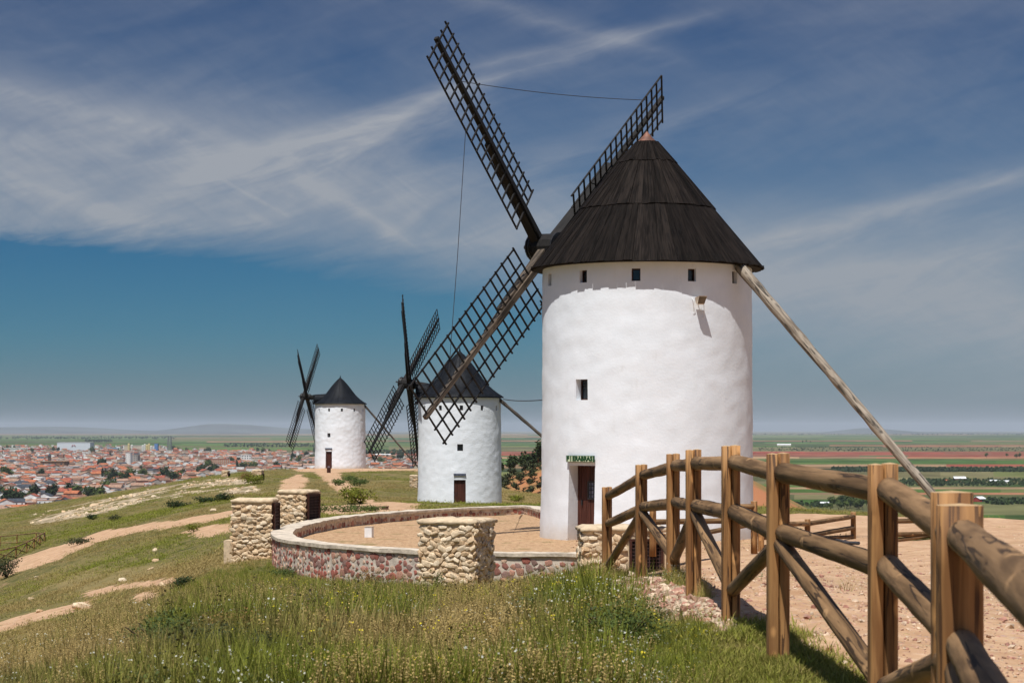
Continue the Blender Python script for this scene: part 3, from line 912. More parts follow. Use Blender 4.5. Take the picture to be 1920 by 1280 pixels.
def rotor(root, base, hub_xy_axis, L, zc, al, tau, RR, phi, s, betas, ws, old=(), stock_w=0.34, shaft_r=0.24, nslat=17, twist=0.0):
    """four lattice sails; root-local coordinates"""
    hx, hy = math.cos(al), math.sin(al)
    n = Vector((-hy * math.cos(tau), hx * math.cos(tau), math.sin(tau)))
    h = Vector((hx, hy, 0)); v = Vector((hy * math.sin(tau), -hx * math.sin(tau), math.cos(tau)))
    c1 = Vector((0, 0, zc)) + n * L
    c2 = c1 - n * s
    A = h * math.cos(phi) + v * math.sin(phi)
    B = h * math.sin(phi) - v * math.cos(phi)
    ca, ss = (c1, s) if s > 0 else (c2, -s)     # outer of the two stocks
    # windshaft: axle, head, bands, pin
    sh = MB(); sh.tube([ca - n * (L - 0.8), ca - n * (ss + 0.25)], [shaft_r * 0.95, shaft_r * 0.95], 16)
    shaft = sh.build('windshaft', M['sail_wood'], root, True)
    hd = MB(); hd.tube([ca - n * (ss + 0.26), ca + n * 0.18], [shaft_r * 1.25, shaft_r * 1.25], 12); hd.tube([ca + n * 0.18, ca + n * 0.42, ca + n * 0.5], [shaft_r * 1.3, shaft_r * 1.25, shaft_r * 0.9], 16)
    hd.build('shaft_head', M['sail_wood'], shaft)
    for q in (0.24, 0.34, -ss - 0.3):
        bd = MB(); bd.tube([ca + n * q, ca + n * (q + 0.035)], shaft_r * 1.38, 16); bd.build('band', M['iron'], shaft)
    pn = MB(); pn.tube([ca + n * 0.5, ca + n * 0.68], 0.045, 8); pn.tube([ca + n * 0.66, ca + n * 0.72], 0.07, 8); pn.build('pin', M['iron'], shaft)
    tips = []
    for k in range(4):
        c = c1 if k in (0, 2) else c2
        E = (A, -B, -A, B)[k]
        T = (B, A, -B, -A)[k]                     # clockwise neighbour direction
        be = R(betas[k]); w = ws[k]
        X = (T * math.cos(be) + n * math.sin(be)).normalized()
        mt = M['sail_old'] if k in old else M['sail_wood']
        # the whip and the heavy stock behind it, in a frame with Z along the arm
        Mx = Matrix((X, E.cross(X), E)).transposed().to_4x4(); Mx.translation = c
        mb = MB()
        yb = E.cross(X)
        mb.bar((0, 0, 0), (0, 0, RR), stock_w * 0.55, stock_w * 0.55, up=(0, 1, 0), w1=0.13, h1=0.12)
        mb.bar((0.02, 0.10, -0.3), (0.02, 0.07, RR * 0.40), stock_w, stock_w * 0.8, up=(0, 1, 0), w1=stock_w * 0.8, h1=stock_w * 0.6)
        mb.bar((-0.03, 0.05, RR * 0.38), (-0.03, 0.05, RR * 0.52), stock_w * 0.72, stock_w * 0.55, up=(0, 1, 0), w1=stock_w * 0.6, h1=stock_w * 0.45)
        me = mb.mesh('sail', mt)
        so_ = obj('sail', me, root, mat4=Mx)
        r0, r1 = RR * 0.19, RR * 0.985
        rr = random.Random(k * 7 + int(RR * 100) + nslat)
        bw = 0.048
        cb_ = MB(); cb_.bar((-w - 0.08, 0, 0), (w + 0.08, 0, 0), bw, bw * 0.8, up=(0, 0, 1)); cm = cb_.mesh('slat', M['sail_wood'])
        lb = MB(); lb.bar((0, 0, r0 - 0.08), (0, 0, r1 + 0.08), bw * 0.8, bw, up=(0, 1, 0)); lm = lb.mesh('long_slat', M['sail_wood'])
        for i in range(nslat + 1):
            z = r0 + (r1 - r0) * i / nslat
            obj('slat', cm, so_, (rr.uniform(-0.02, 0.02), -0.03, z + rr.uniform(-0.015, 0.015)), (0, R(rr.uniform(-0.6, 0.6)), 0))
        for q in (-1, -0.5, 0.5, 1):
            obj('long_slat', lm, so_, (q * w, -0.03 + bw * 0.85, rr.uniform(-0.03, 0.03)), (R(rr.uniform(-0.1, 0.1)), 0, 0))
        tips.append((c, E, X, so_))
    return n, tips, c1


def mill(px, d, base_z, label, roof_kind, R0, R1, Hw, win_mid_th, door_th, wallmat, lump, rot, seed, swell=0.0):
    X = (px - 960) / F * d
    base = Vector((X, d, base_z))
    root = thing('windmill', base, label, 'windmill')
    ops = []
    for i in range(12): ops.append(dict(th=rot['w0'] + 30 * (i - 2), z=Hw * rot['wz'], w=0.25, h=0.35, d=0.15, k='window'))
    for o in ops:
        if o['th'] > 180: o['th'] -= 360
    ops = [o for o in ops if -178 < o['th'] < 178]
    ops.append(dict(th=win_mid_th, z=rot['mz'], w=rot['mw'], h=rot['mh'], d=0.26, k='window'))
    ops.append(dict(th=door_th, z=rot['dh'] / 2, w=rot['dw'], h=rot['dh'], d=rot['dd'], k='door', grille=rot.get('grille')))
    rad = tower_wall('wall', R0, R1, Hw, ops, wallmat, root, lump, swell, seed)
    for o in ops: opening_fill(root, rad, o, o['k'])
    core = MB(); core.lathe([(R1 - 0.75, 0.02), (R1 - 0.75, Hw - 0.1), (0.01, Hw - 0.1)], 24); core.build('inner_core', M['void'], root)
    return root, base, rad


# the big mill in front
D1 = 60.0
B1Z = -3.13
mill1, b1, rad1 = mill(1213, D1, B1Z, 'biggest white windmill with brown plank roof, named over its door', 'plank', 3.085, 3.05, 7.85, -40.5, -40.6,
                       M['white'], 0.03, dict(w0=-9.5, wz=0.946, mz=4.25, mw=0.42, mh=0.58, dw=0.94, dh=2.12, dd=0.44, grille=True), 1, 0.05)

def plank_roof(root, z0, tiers, apex, capz, capr, seed=1):
    rr = random.Random(seed)
    core = MB(); core.lathe([(tiers[0][0] - 0.05, tiers[0][1] - 0.005), (tiers[0][0] - 0.055, tiers[0][1] + 0.02)] + [(r - 0.055, z) for r, z in ((tiers[0][2], tiers[0][3]), (tiers[1][2], tiers[1][3]), (tiers[2][2], tiers[2][3]))], 48)
    core.lathe([(tiers[0][0] - 0.05, tiers[0][1] - 0.005), (2.6, tiers[0][1] + 0.02)], 48)
    ro = core.build('roof', M['roof_core'], root, loc=(0, 0, 0))
    for (rb, zb, rt, zt, N) in tiers:
        variants = []
        L = math.hypot(rb - rt, zt - zb)
        for v in range(5):
            gap = rr.uniform(0.001, 0.004); ext = rr.uniform(-0.02, 0.035)
            wb = 2 * rb * math.sin(PI / N) - gap; wt = max(0.02, 2 * rt * math.sin(PI / N) - gap * 0.5)
            th = rr.uniform(0.022, 0.04)
            # local frame: origin at the top edge, Z runs up the slope so that the grain follows it
            vs = []
            for (w, l) in ((wb, -L - ext), (wt, 0)):
                tilt = rr.uniform(-0.006, 0.006)
                vs += [(-w / 2, 0, l), (w / 2, 0, l), (w / 2, -th - tilt, l), (-w / 2, -th + tilt, l)]
            fs = [(0, 1, 2, 3), (7, 6, 5, 4), (0, 4, 5, 1), (1, 5, 6, 2), (2, 6, 7, 3), (3, 7, 4, 0)]
            variants.append(mk_mesh('plank', vs, fs, M['roof_plank']))
        slope = math.atan2(rb - rt, zt - zb)
        for i in range(N):
            a = 2 * PI * i / N + rr.uniform(-0.002, 0.002)
            out = Vector((math.sin(a), -math.cos(a), 0))
            up = (Vector((0, 0, 1)) * math.cos(slope) - out * math.sin(slope)).normalized()
            nrm = (out * math.cos(slope) + Vector((0, 0, 1)) * math.sin(slope))
            side = up.cross(-nrm)
            m4 = Matrix((side, -nrm, up)).transposed().to_4x4()
            m4.translation = out * rt + Vector((0, 0, zt)) + nrm * rr.uniform(0.0, 0.012)
            obj('plank', variants[rr.randrange(5)], ro, mat4=m4)
    cap = MB(); cap.lathe([(capr + 0.02, capz - 0.02), (capr * 0.62, capz + (apex - capz) * 0.34), (capr * 0.3, capz + (apex - capz) * 0.68), (0.012, apex)], 28)
    cap.build('copper_cap', M['copper'], root, True)
    raf = MB(); raf.box((0, -0.12, 0.02), (0.07, 0.20, 0.07)); rm = raf.mesh('rafter_end', M['roof_core'])
    for i in range(28):
        a = 2 * PI * i / 28 + 0.06
        out = Vector((math.sin(a), -math.cos(a), 0))
        obj('rafter_end', rm, ro, tuple(out * (tiers[0][0] - 0.19) + Vector((0, 0, tiers[0][1] + 0.035))), (0, 0, a))
    return ro
zb = -B1Z
plank_roof(mill1, 0, [(3.37, 4.65 + zb, 1.90, 6.42 + zb, 84), (1.985, 6.37 + zb, 0.80, 7.79 + zb, 68), (0.845, 7.76 + zb, 0.30, 8.37 + zb, 40)], 8.70 + zb, 8.34 + zb, 0.345)
n1, tips1, hub1 = rotor(mill1, b1, None, 3.85, 5.39 + zb, 0.889, 0.040, 7.62, 2.3233, 0.32, [15, 3, 15, 23], [0.89, 1.05, 0.95, 0.90], old=(1,), stock_w=0.36, shaft_r=0.32)
# little wooden box where the shaft enters the roof
hb = MB(); c_ = hub1 - n1 * 1.3
hb.bar(hub1 - n1 * 0.95 + Vector((0, 0, 0.34)), hub1 - n1 * 1.9 + Vector((0, 0, 0.34)), 0.5, 0.10); hb.bar(hub1 - n1 * 0.9 - Vector((0, 0, 0.34)), hub1 - n1 * 1.9 - Vector((0, 0, 0.34)), 0.62, 0.16)
hb.build('shaft_bearing', M['roof_core'], mill1)
# tail pole
hy1, hx1 = math.sin(0.889), math.cos(0.889)
def tail(root, base, al, rtop, ztop, rend, zend, r0, r1, mat, fork=True):
    o_ = Vector((math.sin(al), -math.cos(al), 0))
    p0 = o_ * (rtop - 0.12) + Vector((0, 0, ztop + 0.12 * (ztop - zend) / (rend - rtop))); p1 = o_ * rend + Vector((0, 0, zend))
    L = (p1 - p0).length
    me = log_mesh('tail_pole', L, r0, r1, mat, 12, 26, 0.22, 4)
    tp = obj('tail_pole', me, root, mat4=orient(p0, p1))
    if fork:
        me2 = log_mesh('fork', L * 0.17, 0.05, 0.045, mat, 8, 6, 0.2, 9)
        obj('fork', me2, tp, (0.0, 0.17, L * 0.84), (R(3), 0, 0))
tail(mill1, b1, 0.889, 3.30, 4.50 + zb, 10.45, -3.0 + zb, 0.155, 0.115, M['pole'])
# ropes: tip to tip and one hanging to the ground
def rope(root, base, pts, r=0.011):
    mb = MB(); mb.tube([Vector(p) - base for p in pts], r, 5); mb.build('rope', M['rope'], root)
pA = Vector(tips1[0][0]) + tips1[0][1] * (7.62 * 0.805) + b1
pB = Vector(tips1[3][0]) + tips1[3][1] * (7.62 * 0.86) - tips1[3][2] * 0.7 + b1
seg = [pA.lerp(pB, i / 14) - Vector((0, 0, 0.10 * 4 * (i / 14) * (1 - i / 14))) for i in range(15)]
rope(mill1, b1, seg)
pC = Vector(tips1[0][0]) + tips1[0][1] * (7.62 * 0.66) - tips1[0][2] * 0.89 + b1
pE = Vector(tips1[1][0]) + tips1[1][1] * (7.62 * 0.83) + b1
rope(mill1, b1, [pC, pC.lerp(pE, 0.5) + Vector((0.02, 0, 0)), pE], 0.010)

# name tiles over the door: FIERABRAS
a_ = R(-40.6)
out = Vector((math.sin(a_), -math.cos(a_), 0))
sg = thing('name_sign', b1 + out * 3.11 + Vector((0, 0, (EYE - 860) / F * 57.4 - B1Z)), 'row of green and cream name tiles above the door of the biggest mill', 'sign', rotz=a_)
bp = MB(); bp.box((0, 0, 0), (0.99, 0.05, 0.185)); bp.build('backing', M['sign_green'], sg)
tl = MB(); tl.box((0, -0.028, 0), (0.098, 0.016, 0.158)); tm = tl.mesh('tile', M['sign_pale'])
for i, ch in enumerate('FIERABRAS'):
    x = -0.42 + 0.105 * i
    tobj = obj('tile', tm, sg, (x, 0, 0))
    lt = unit_text(ch, 0.175, M['sign_green'], bold=0.009)
    obj('letter', lt, tobj, (0, -0.038, 0), (PI / 2, 0, 0))

# flood light under the eave
a_ = R(23.3); out = Vector((math.sin(a_), -math.cos(a_), 0)); side = Vector((math.cos(a_), math.sin(a_), 0))
zl = (EYE - 566) / F * 57.3
lp = thing('wall_lamp', b1 + out * 3.06 + Vector((0, 0, zl - B1Z)), 'small cream floodlight on a wire bracket high on the biggest mill', 'wall lamp', rotz=a_)
hz_ = MB()
vs = [(-0.13, -0.10, 0.10), (0.13, -0.10, 0.10), (0.13, -0.36, 0.14), (-0.13, -0.36, 0.14), (-0.09, -0.10, -0.06), (0.09, -0.10, -0.06), (0.10, -0.22, -0.09), (-0.10, -0.22, -0.09)]
hz_.add(vs, [(0, 1, 2, 3), (7, 6, 5, 4), (0, 4, 5, 1), (1, 5, 6, 2), (2, 6, 7, 3), (3, 7, 4, 0)])
hz_.build('housing', plain_mat('lamp_cream', (0.62, 0.52, 0.40), 0.5), lp)
gl = MB(); gl.add([(-0.11, -0.232, -0.07), (0.11, -0.232, -0.07), (0.115, -0.352, 0.115), (-0.115, -0.352, 0.115)], [(0, 1, 2, 3)]); gl.build('lens', plain_mat('lamp_lens', (0.16, 0.13, 0.10), 0.2), lp)
br = MB(); br.tube([(-0.16, 0.02, 0.10), (-0.16, -0.12, 0.02), (-0.13, -0.02, -0.28)], 0.008, 5); br.tube([(0.14, -0.12, 0.06), (0.17, -0.10, -0.25), (0.20, -0.02, -0.42), (0.17, 0.03, -0.42), (0.12, 0.0, -0.18)], 0.009, 5)
br.tube([(0.0, 0.05, 0.04), (0.0, -0.12, 0.04)], 0.014, 6); br.build('bracket', M['white_paint'], lp)

# the two mills behind, with smooth tarred caps
def smooth_roof(root, zb, R_e, apex, hood_dir, hood_z, hood_r):
    mb = MB()
    prof = [(R_e - 0.30, zb + 0.02), (R_e, zb), (R_e - 0.02, zb + 0.06)]
    for i in range(1, 13):
        t_ = i / 12
        prof.append(((R_e - 0.02) * (1 - t_) ** 1.0 * (1 - 0.20 * math.sin(PI * min(1, t_ * 1.05)) * (1 - t_) * 1.2) + 0.02 * t_, zb + 0.06 + (apex - zb - 0.06) * t_))
    mb.lathe(prof, 40)
    ro = mb.build('roof', M['tarred'], root, True)
    for i in range(20):      # raised seams of the sheets
        a = 2 * PI * i / 20
        sm = MB(); sm.tube([(r * math.cos(a), r * math.sin(a), z + 0.012) for r, z in prof[2:-1]], 0.014, 4); sm.build('seam', M['tarred'], ro)
    h = MB(); hd = hood_dir
    p0 = Vector((0, 0, hood_z)); 
    h.tube([p0 + hd * 1.0, p0 + hd * hood_r], [0.78, 0.62], 14)
    h.bar(p0 + hd * (hood_r - 0.05), p0 + hd * (hood_r + 0.06), 1.3, 1.15)
    h.build('hood', M['tarred'], root)
    fin = MB(); fin.lathe([(0.10, apex - 0.15), (0.05, apex + 0.05), (0.01, apex + 0.25)], 8); fin.build('finial', M['tarred'], root)

def back_mill(px, d, zbase, label, eave_y, apex_y, al, tau, L, hub_y, phi, RR, mid, door, seed, tail_end, wm, lump, sign_label, dh, sign_w, sign_y, mid_z, mid_s, wz, w0, betas):
    Hw = (EYE - eave_y) / F * d - zbase + 0.05
    root, base, rad = mill(px, d, zbase, label, 'sheet', 3.08, 3.03, Hw, mid, door, wm, lump, dict(w0=w0, wz=wz, mz=mid_z, mw=mid_s, mh=mid_s * 1.15, dw=0.86, dh=dh, dd=0.16), seed, 0.03)
    apex = (EYE - apex_y) / F * d - zbase
    n = Vector((-math.sin(al) * math.cos(tau), math.cos(al) * math.cos(tau), math.sin(tau)))
    zc = (EYE - hub_y) / F * (d + L * n.y) - zbase - L * n.z
    smooth_roof(root, Hw - 0.04, 3.24, apex, Vector((n.x, n.y, 0.02)).normalized(), zc - 0.02, 3.15)
    rotor(root, base, None, L, zc, al, tau, RR, phi, -0.42, betas, [0.92, 0.92, 0.92, 0.92], stock_w=0.42, shaft_r=0.31)
    tail(root, base, al, 3.0, Hw - 0.15, *tail_end, 0.13, 0.10, M['pole_dark'], False)
    a = R(door)
    out = Vector((math.sin(a), -math.cos(a), 0))
    sgn = thing('name_sign', base + out * 3.11 + Vector((0, 0, (EYE - sign_y) / F * (d - 3) - zbase)), sign_label, 'sign', rotz=a)
    pb = MB(); pb.box((0, 0, 0), (sign_w, 0.05, 0.16)); pb.build('plate', M['sign_blue'], sgn)
    tm = MB(); tm.box((0, -0.028, 0), (sign_w / 9 * 0.45, 0.012, 0.07)); t_ = tm.mesh('tile', plain_mat('tile_grey', (0.22, 0.24, 0.30), 0.4))
    for i in range(8): obj('tile', t_, sgn, (sign_w * (-0.39 + 0.111 * i), 0, 0.01 * (i % 2)))
    return root, base, Hw
m2, b2, H2 = back_mill(862, 151.0, -5.62, 'middle white windmill with black roof and rough whitewash', 746, 657, math.acos(0.25), 0.17, 3.85, 720, PI - math.atan2(152, 135), 7.75,
                       2.0, 1.5, 5, (9.6, -3.3 + 5.62), M['white_rough'], 0.04, 'small dark blue name plate above the door of the middle windmill', 2.0, 0.88, 889.5, 4.33, 0.42, 0.90, 3.8, [18, 20, 6, -3])
m3, b3, H3 = back_mill(638, 249.0, -4.72, 'farthest and smallest white windmill with black roof', 758, 707, math.acos(0.165), 0.085, 4.1, 744, PI - math.atan2(80, 99), 7.75,
                       -22, -22, 9, (9.8, -5.0 + 4.72 + 0.3), M['white'], 0.06, 'thin dark name plate above the door of the farthest windmill', 2.1, 0.95, 841, 4.05, 0.42, 0.905, 8.4, [16, 18, 6, -2])
# cable from the middle mill to the big one
cbl = MB()
q0 = Vector(at(944, 748, 150.0)); q1 = Vector((b1.x - 2.2, b1.y + 2.25, (EYE - 744) / F * 62.0))
cbl.tube([q0.lerp(q1, i / 12) - Vector((0, 0, 0.12 * 4 * (i / 12) * (1 - i / 12))) for i in range(13)], [0.035 - 0.02 * i / 12 for i in range(13)], 5)
tag(cbl.build('overhead_cable', M['rope']), 'thin black cable slung from the middle mill to the biggest mill', 'cable')

# ------------------------------------------------------------------ round terrace and its low wall
FZ = -3.12           # terrace floor
WT = -2.80           # top of the wall
wall_c = [(1.95, 46.75), (0.8, 46.8), (-0.35, 47.0), (-1.4, 47.45), (-2.3, 48.1), (-3.6, 49.25), (-4.75, 50.9), (-5.75, 53.0), (-6.25, 55.4), (-6.42, 58.0), (-6.3, 61.2), (-5.85, 64.6), (-4.8, 68.3),
          (-3.2, 71.7), (-1.5, 74.2), (0.15, 75.9), (0.75, 75.6), (1.05, 73.6), (1.35, 70.8), (2.0, 66.8), (2.7, 63.2)]
def densify(p, step):
    out = [p[0]]
    for a, b in zip(p[:-1], p[1:]):
        n = max(1, int(math.hypot(b[0] - a[0], b[1] - a[1]) / step))
        out += [(a[0] + (b[0] - a[0]) * i / n, a[1] + (b[1] - a[1]) * i / n) for i in range(1, n + 1)]
    return out
def chaikin(p, it=2):
    for _ in range(it):
        q = [p[0]]
        for a, b in zip(p[:-1], p[1:]): q += [(a[0] * .75 + b[0] * .25, a[1] * .75 + b[1] * .25), (a[0] * .25 + b[0] * .75, a[1] * .25 + b[1] * .75)]
        p = q + [p[-1]]
    return p
wc = densify(chaikin(wall_c), 0.4)
WTH = 0.50
def offs(p, d):
    out = []
    for i in range(len(p)):
        a = p[max(0, i - 1)]; b = p[min(len(p) - 1, i + 1)]
        tx, ty = b[0] - a[0], b[1] - a[1]; L = math.hypot(tx, ty)
        out.append((p[i][0] + ty / L * d, p[i][1] - tx / L * d))
    return out
# the path runs clockwise seen from above: +d is inside
ins, outs = offs(wc, WTH / 2), offs(wc, -WTH / 2)
if np.hypot(ins[30][0] - 0, ins[30][1] - 60) > np.hypot(outs[30][0] - 0, outs[30][1] - 60): ins, outs = outs, ins
wall_t = thing('low_wall', (wc[0][0], wc[0][1], FZ), 'low curved wall of red stones with pale coping round the terrace', 'wall')
o3 = Vector((wc[0][0], wc[0][1], FZ))
mb = MB()
zlo = [min(terr1(*p) - 0.3, FZ - 0.5) for p in outs]
for k in range(len(wc) - 1):
    a, b_, c, d = outs[k], outs[k + 1], ins[k + 1], ins[k]
    vs = [(*a, zlo[k]), (*b_, zlo[k + 1]), (*b_, WT - 0.075), (*a, WT - 0.075), (*d, FZ - 0.3), (*c, FZ - 0.3), (*c, WT - 0.075), (*d, WT - 0.075)]
    mb.add([Vector(v) - o3 for v in vs], [(0, 1, 2, 3), (5, 4, 7, 6), (3, 2, 6, 7)])
mb.add([Vector(v) - o3 for v in ((*outs[0], zlo[0]), (*ins[0], FZ - .3), (*ins[0], WT - .075), (*outs[0], WT - .075))], [(0, 1, 2, 3)])
mb.build('masonry', M['mortar'], wall_t)
# coping in cast lengths
o_in, o_out = offs(wc, (WTH / 2 + 0.05)), offs(wc, -(WTH / 2 + 0.05))
n_c = 8
rr = random.Random(4)
for k in range(0, len(wc) - 1, n_c):
    e = min(len(wc) - 1, k + n_c)
    mb = MB(); jz = rr.uniform(-0.006, 0.006)
    for j in range(k, e):
        def cpt(P, j, z): 
            return Vector((P[j][0], P[j][1], z + jz + 0.030 * (mnoise.noise((P[j][0] * 2.7, P[j][1] * 2.7, z * 9))))) - o3
        A_, B_, C_, D_ = o_out, o_out, o_in, o_in
        vs = [cpt(o_out, j, WT - 0.08), cpt(o_out, j + 1, WT - 0.08), cpt(o_in, j + 1, WT - 0.08), cpt(o_in, j, WT - 0.08), cpt(o_out, j, WT), cpt(o_out, j + 1, WT), cpt(o_in, j + 1, WT), cpt(o_in, j, WT)]
        fs = [(0, 1, 2, 3), (4, 7, 6, 5), (0, 4, 5, 1), (2, 6, 7, 3)]
        if j == k: fs.append((3, 7, 4, 0))
        if j == e - 1: fs.append((1, 5, 6, 2))
        mb.add(vs, fs)
    mb.build('coping', M['concrete'], wall_t)
# red stones set in the mortar: irregular flat polygons, a little proud
def flat_stone(seed, mat):
    r_ = random.Random(seed); n = r_.randint(5, 7)
    ang = sorted(2 * PI * (i + r_.uniform(-0.3, 0.3)) / n for i in range(n))
    rad_ = [r_.uniform(0.32, 0.60) for _ in ang]
    out_ = [(math.cos(a) * q, 0.0, math.sin(a) * q) for a, q in zip(ang, rad_)]
    mid_ = [(x * 0.90, -0.8, z * 0.90) for x, y, z in out_]
    top = [(x * 0.5 + r_.uniform(-.05, .05), -1.0 - r_.uniform(0, .3), z * 0.5) for x, y, z in out_]
    vs = out_ + mid_ + top
    fs = [(i, (i + 1) % n, n + (i + 1) % n, n + i) for i in range(n)] + [(n + i, n + (i + 1) % n, 2 * n + (i + 1) % n, 2 * n + i) for i in range(n)] + [tuple(range(2 * n, 3 * n))]
    return mk_mesh('stone', vs, fs, mat)
red_st = [flat_stone(i, M['red%d' % (i % 5)]) for i in range(20)]
red_geo = [([v.co.copy() for v in m_.vertices], [tuple(p.vertices) for p in m_.polygons], i % 5) for i, m_ in enumerate(red_st)]
spots = []
def lay(P, zbot, ztop, step, sgn, seed):
    r_ = random.Random(seed)
    cum = [0.0]
    for a, b in zip(P[:-1], P[1:]): cum.append(cum[-1] + math.hypot(b[0] - a[0], b[1] - a[1]))
    s = 0.1
    while s < cum[-1] - 0.1:
        k = max(0, min(len(P) - 2, int(np.searchsorted(cum, s)) - 1))
        f = (s - cum[k]) / max(1e-6, cum[k + 1] - cum[k])
        x = P[k][0] + (P[k + 1][0] - P[k][0]) * f; y = P[k][1] + (P[k + 1][1] - P[k][1]) * f
        tx, ty = P[k + 1][0] - P[k][0], P[k + 1][1] - P[k][1]; L = math.hypot(tx, ty); tx /= L; ty /= L
        zb_ = zbot(x, y); z = zb_ + 0.05 + r_.uniform(0, 0.08)
        while z < ztop - 0.06:
            if r_.random() < 0.93:
                sz = r_.choice([0.10, 0.13, 0.17, 0.20, 0.24]) * r_.uniform(0.85, 1.2)
                ang = math.atan2(ty, tx) + (PI if sgn > 0 else 0)
                jit = r_.uniform(-0.04, 0.04)
                spots.append((x + tx * jit, y + ty * jit, z, ang, sz * 1.05, sz * r_.uniform(0.75, 1.1), r_.randrange(20), r_.uniform(-0.5, 0.5)))
            z += step * r_.uniform(0.75, 1.15)
        s += step * r_.uniform(0.85, 1.2)
lay(outs, lambda x, y: max(FZ - 0.7, terr1(x, y) - 0.05), WT - 0.08, 0.165, 1, 11)
lay(ins, lambda x, y: FZ, WT - 0.08, 0.165, -1, 12)
def vis_key(s):
    x, y, z, ang = s[:4]
    nx_, ny_ = math.sin(ang), -math.cos(ang)
    facing = -(nx_ * x + ny_ * y) / math.hypot(x, y)
    hid = 0.0 if (x > 1.3 or y > 76.5 and False) else 1.0
    return facing * hid * s[4] / y
spots.sort(key=vis_key, reverse=True)
rest = MB()
for i, (x, y, z, ang, sx, sz, k, tw) in enumerate(spots):
    m4 = Matrix.Translation(Vector((x, y, z)) - o3) @ Matrix.Rotation(ang, 4, 'Z') @ Matrix.Rotation(tw, 4, 'Y') @ Matrix.Diagonal((sx, 0.013, sz, 1))
    if i < 300: obj('stone', red_st[k], wall_t, mat4=m4)
    else: rest.add([m4 @ v for v in red_geo[k][0]], red_geo[k][1], red_geo[k][2])
if rest.v: tag(rest.build('stones', [M['red%d' % i] for i in range(5)], wall_t), kind='stuff')

# terrace floor
def terrace():
    poly = [p for p in ins] + [(7.5, 63.5), (8.0, 56.0), (6.0, 48.0), (3.0, 46.6)]
    cx, cy = 0.0, 60.0
    vs = [(cx, cy, FZ)]; fs = []
    rings = 14
    for r_ in range(1, rings + 1):
        for p in poly:
            x = cx + (p[0] - cx) * r_ / rings; y = cy + (p[1] - cy) * r_ / rings
            vs.append((x, y, FZ + 0.05 * (float(fbm(np.array([x * .8]), np.array([y * .8]), 3)[0]) - 0.5)))
    n = len(poly)
    for k in range(n): fs.append((0, 1 + k, 1 + (k + 1) % n))
    for r_ in range(rings - 1):
        for k in range(n): fs.append((1 + r_ * n + k, 1 + (r_ + 1) * n + k, 1 + (r_ + 1) * n + (k + 1) % n, 1 + r_ * n + (k + 1) % n))
    m, t, b = new_mat('terrace_floor')
    pos = t.node('ShaderNodeNewGeometry').outputs['Position']
    v1 = t.voro(t.mapping(pos, scale=(1, 1, 0)), 5.0, 'F1', 1); ed = t.voro(t.mapping(pos, scale=(1, 1, 0)), 5.0, 'DISTANCE_TO_EDGE')
    nn = t.noise(pos, 0.8, 5, 0.6); n3 = t.noise(pos, 6.0, 5, 0.65)
    c = t.mix(t.step(n3, 0.3, 0.7), (0.40, 0.235, 0.125), (0.55, 0.365, 0.21))
    c = t.mix(t.step(ed, 0.0, 0.06, 0.6, 0.0), c, (0.26, 0.14, 0.075))
    c = t.mix(t.step(nn, 0.60, 0.66, 0.0, 0.6), c, (0.17, 0.15, 0.05))
    t.put(b.inputs['Base Color'], c); b.inputs['Roughness'].default_value = 0.95; b.inputs['Specular IOR Level'].default_value = 0.1
    t.put(b.inputs['Normal'], t.bump(t.math('ADD', t.step(ed, 0.0, 0.08), n3), 0.6, 0.04))
    tag(obj('terrace_floor', mk_mesh('terrace_floor', vs, fs, m, True)), kind='structure')
terrace()

# ------------------------------------------------------------------ rubble stone huts (lamp housings)
def lump_stone(seed, mat):
    bm = bmesh.new(); bmesh.ops.create_icosphere(bm, subdivisions=2 if False else 1, radius=0.5)
    r_ = random.Random(seed)
    for v in bm.verts:
        k = 1 + r_.uniform(-0.26, 0.26)
        v.co = Vector((v.co.x * k * 1.12, v.co.y * k, v.co.z * k * 1.0))
        v.co.x = math.copysign(abs(v.co.x * 2) ** 0.75 / 2, v.co.x); v.co.z = math.copysign(abs(v.co.z * 2) ** 0.75 / 2, v.co.z)
    me_ = bpy.data.meshes.new('stone'); bm.to_mesh(me_); bm.free(); me_.materials.append(mat)
    me_.polygons.foreach_set('use_smooth', [r_.random() < 0.35 for _ in me_.polygons])
    return me_
tan_st = [lump_stone(i, M['tan%d' % (i % 4)]) for i in range(20)]
def stone_face(root, parent, origin, ex, outv, w, h, step, seed, skip=None, cap=300, proud=0.032):
    r_ = random.Random(seed); z = step * 0.45; row = 0
    ang = math.atan2(outv.y, outv.x) + PI / 2
    cnt = 0
    while z < h - step * 0.25:
        x = step * (0.35 + 0.5 * (row % 2)) * r_.uniform(0.8, 1.2)
        while x < w - step * 0.2:
            if not (skip and skip(x, z)):
                s = step * r_.uniform(0.9, 1.75)
                p = Vector(origin) + Vector(ex) * x + Vector((0, 0, z + r_.uniform(-0.3, 0.3) * step)) + Vector(outv) * r_.uniform(-0.02, 0.02)
                o = obj('stone', tan_st[r_.randrange(20)], parent, p, (r_.uniform(-.35, .35), r_.uniform(-.7, .7), ang + r_.uniform(-.15, .15)), scale=(s * 1.12, proud * 2 * r_.uniform(0.8, 1.3), s * r_.uniform(0.55, 0.85)))
                cnt += 1
            x += step * r_.uniform(0.95, 1.35)
        z += step * r_.uniform(0.78, 0.95); row += 1
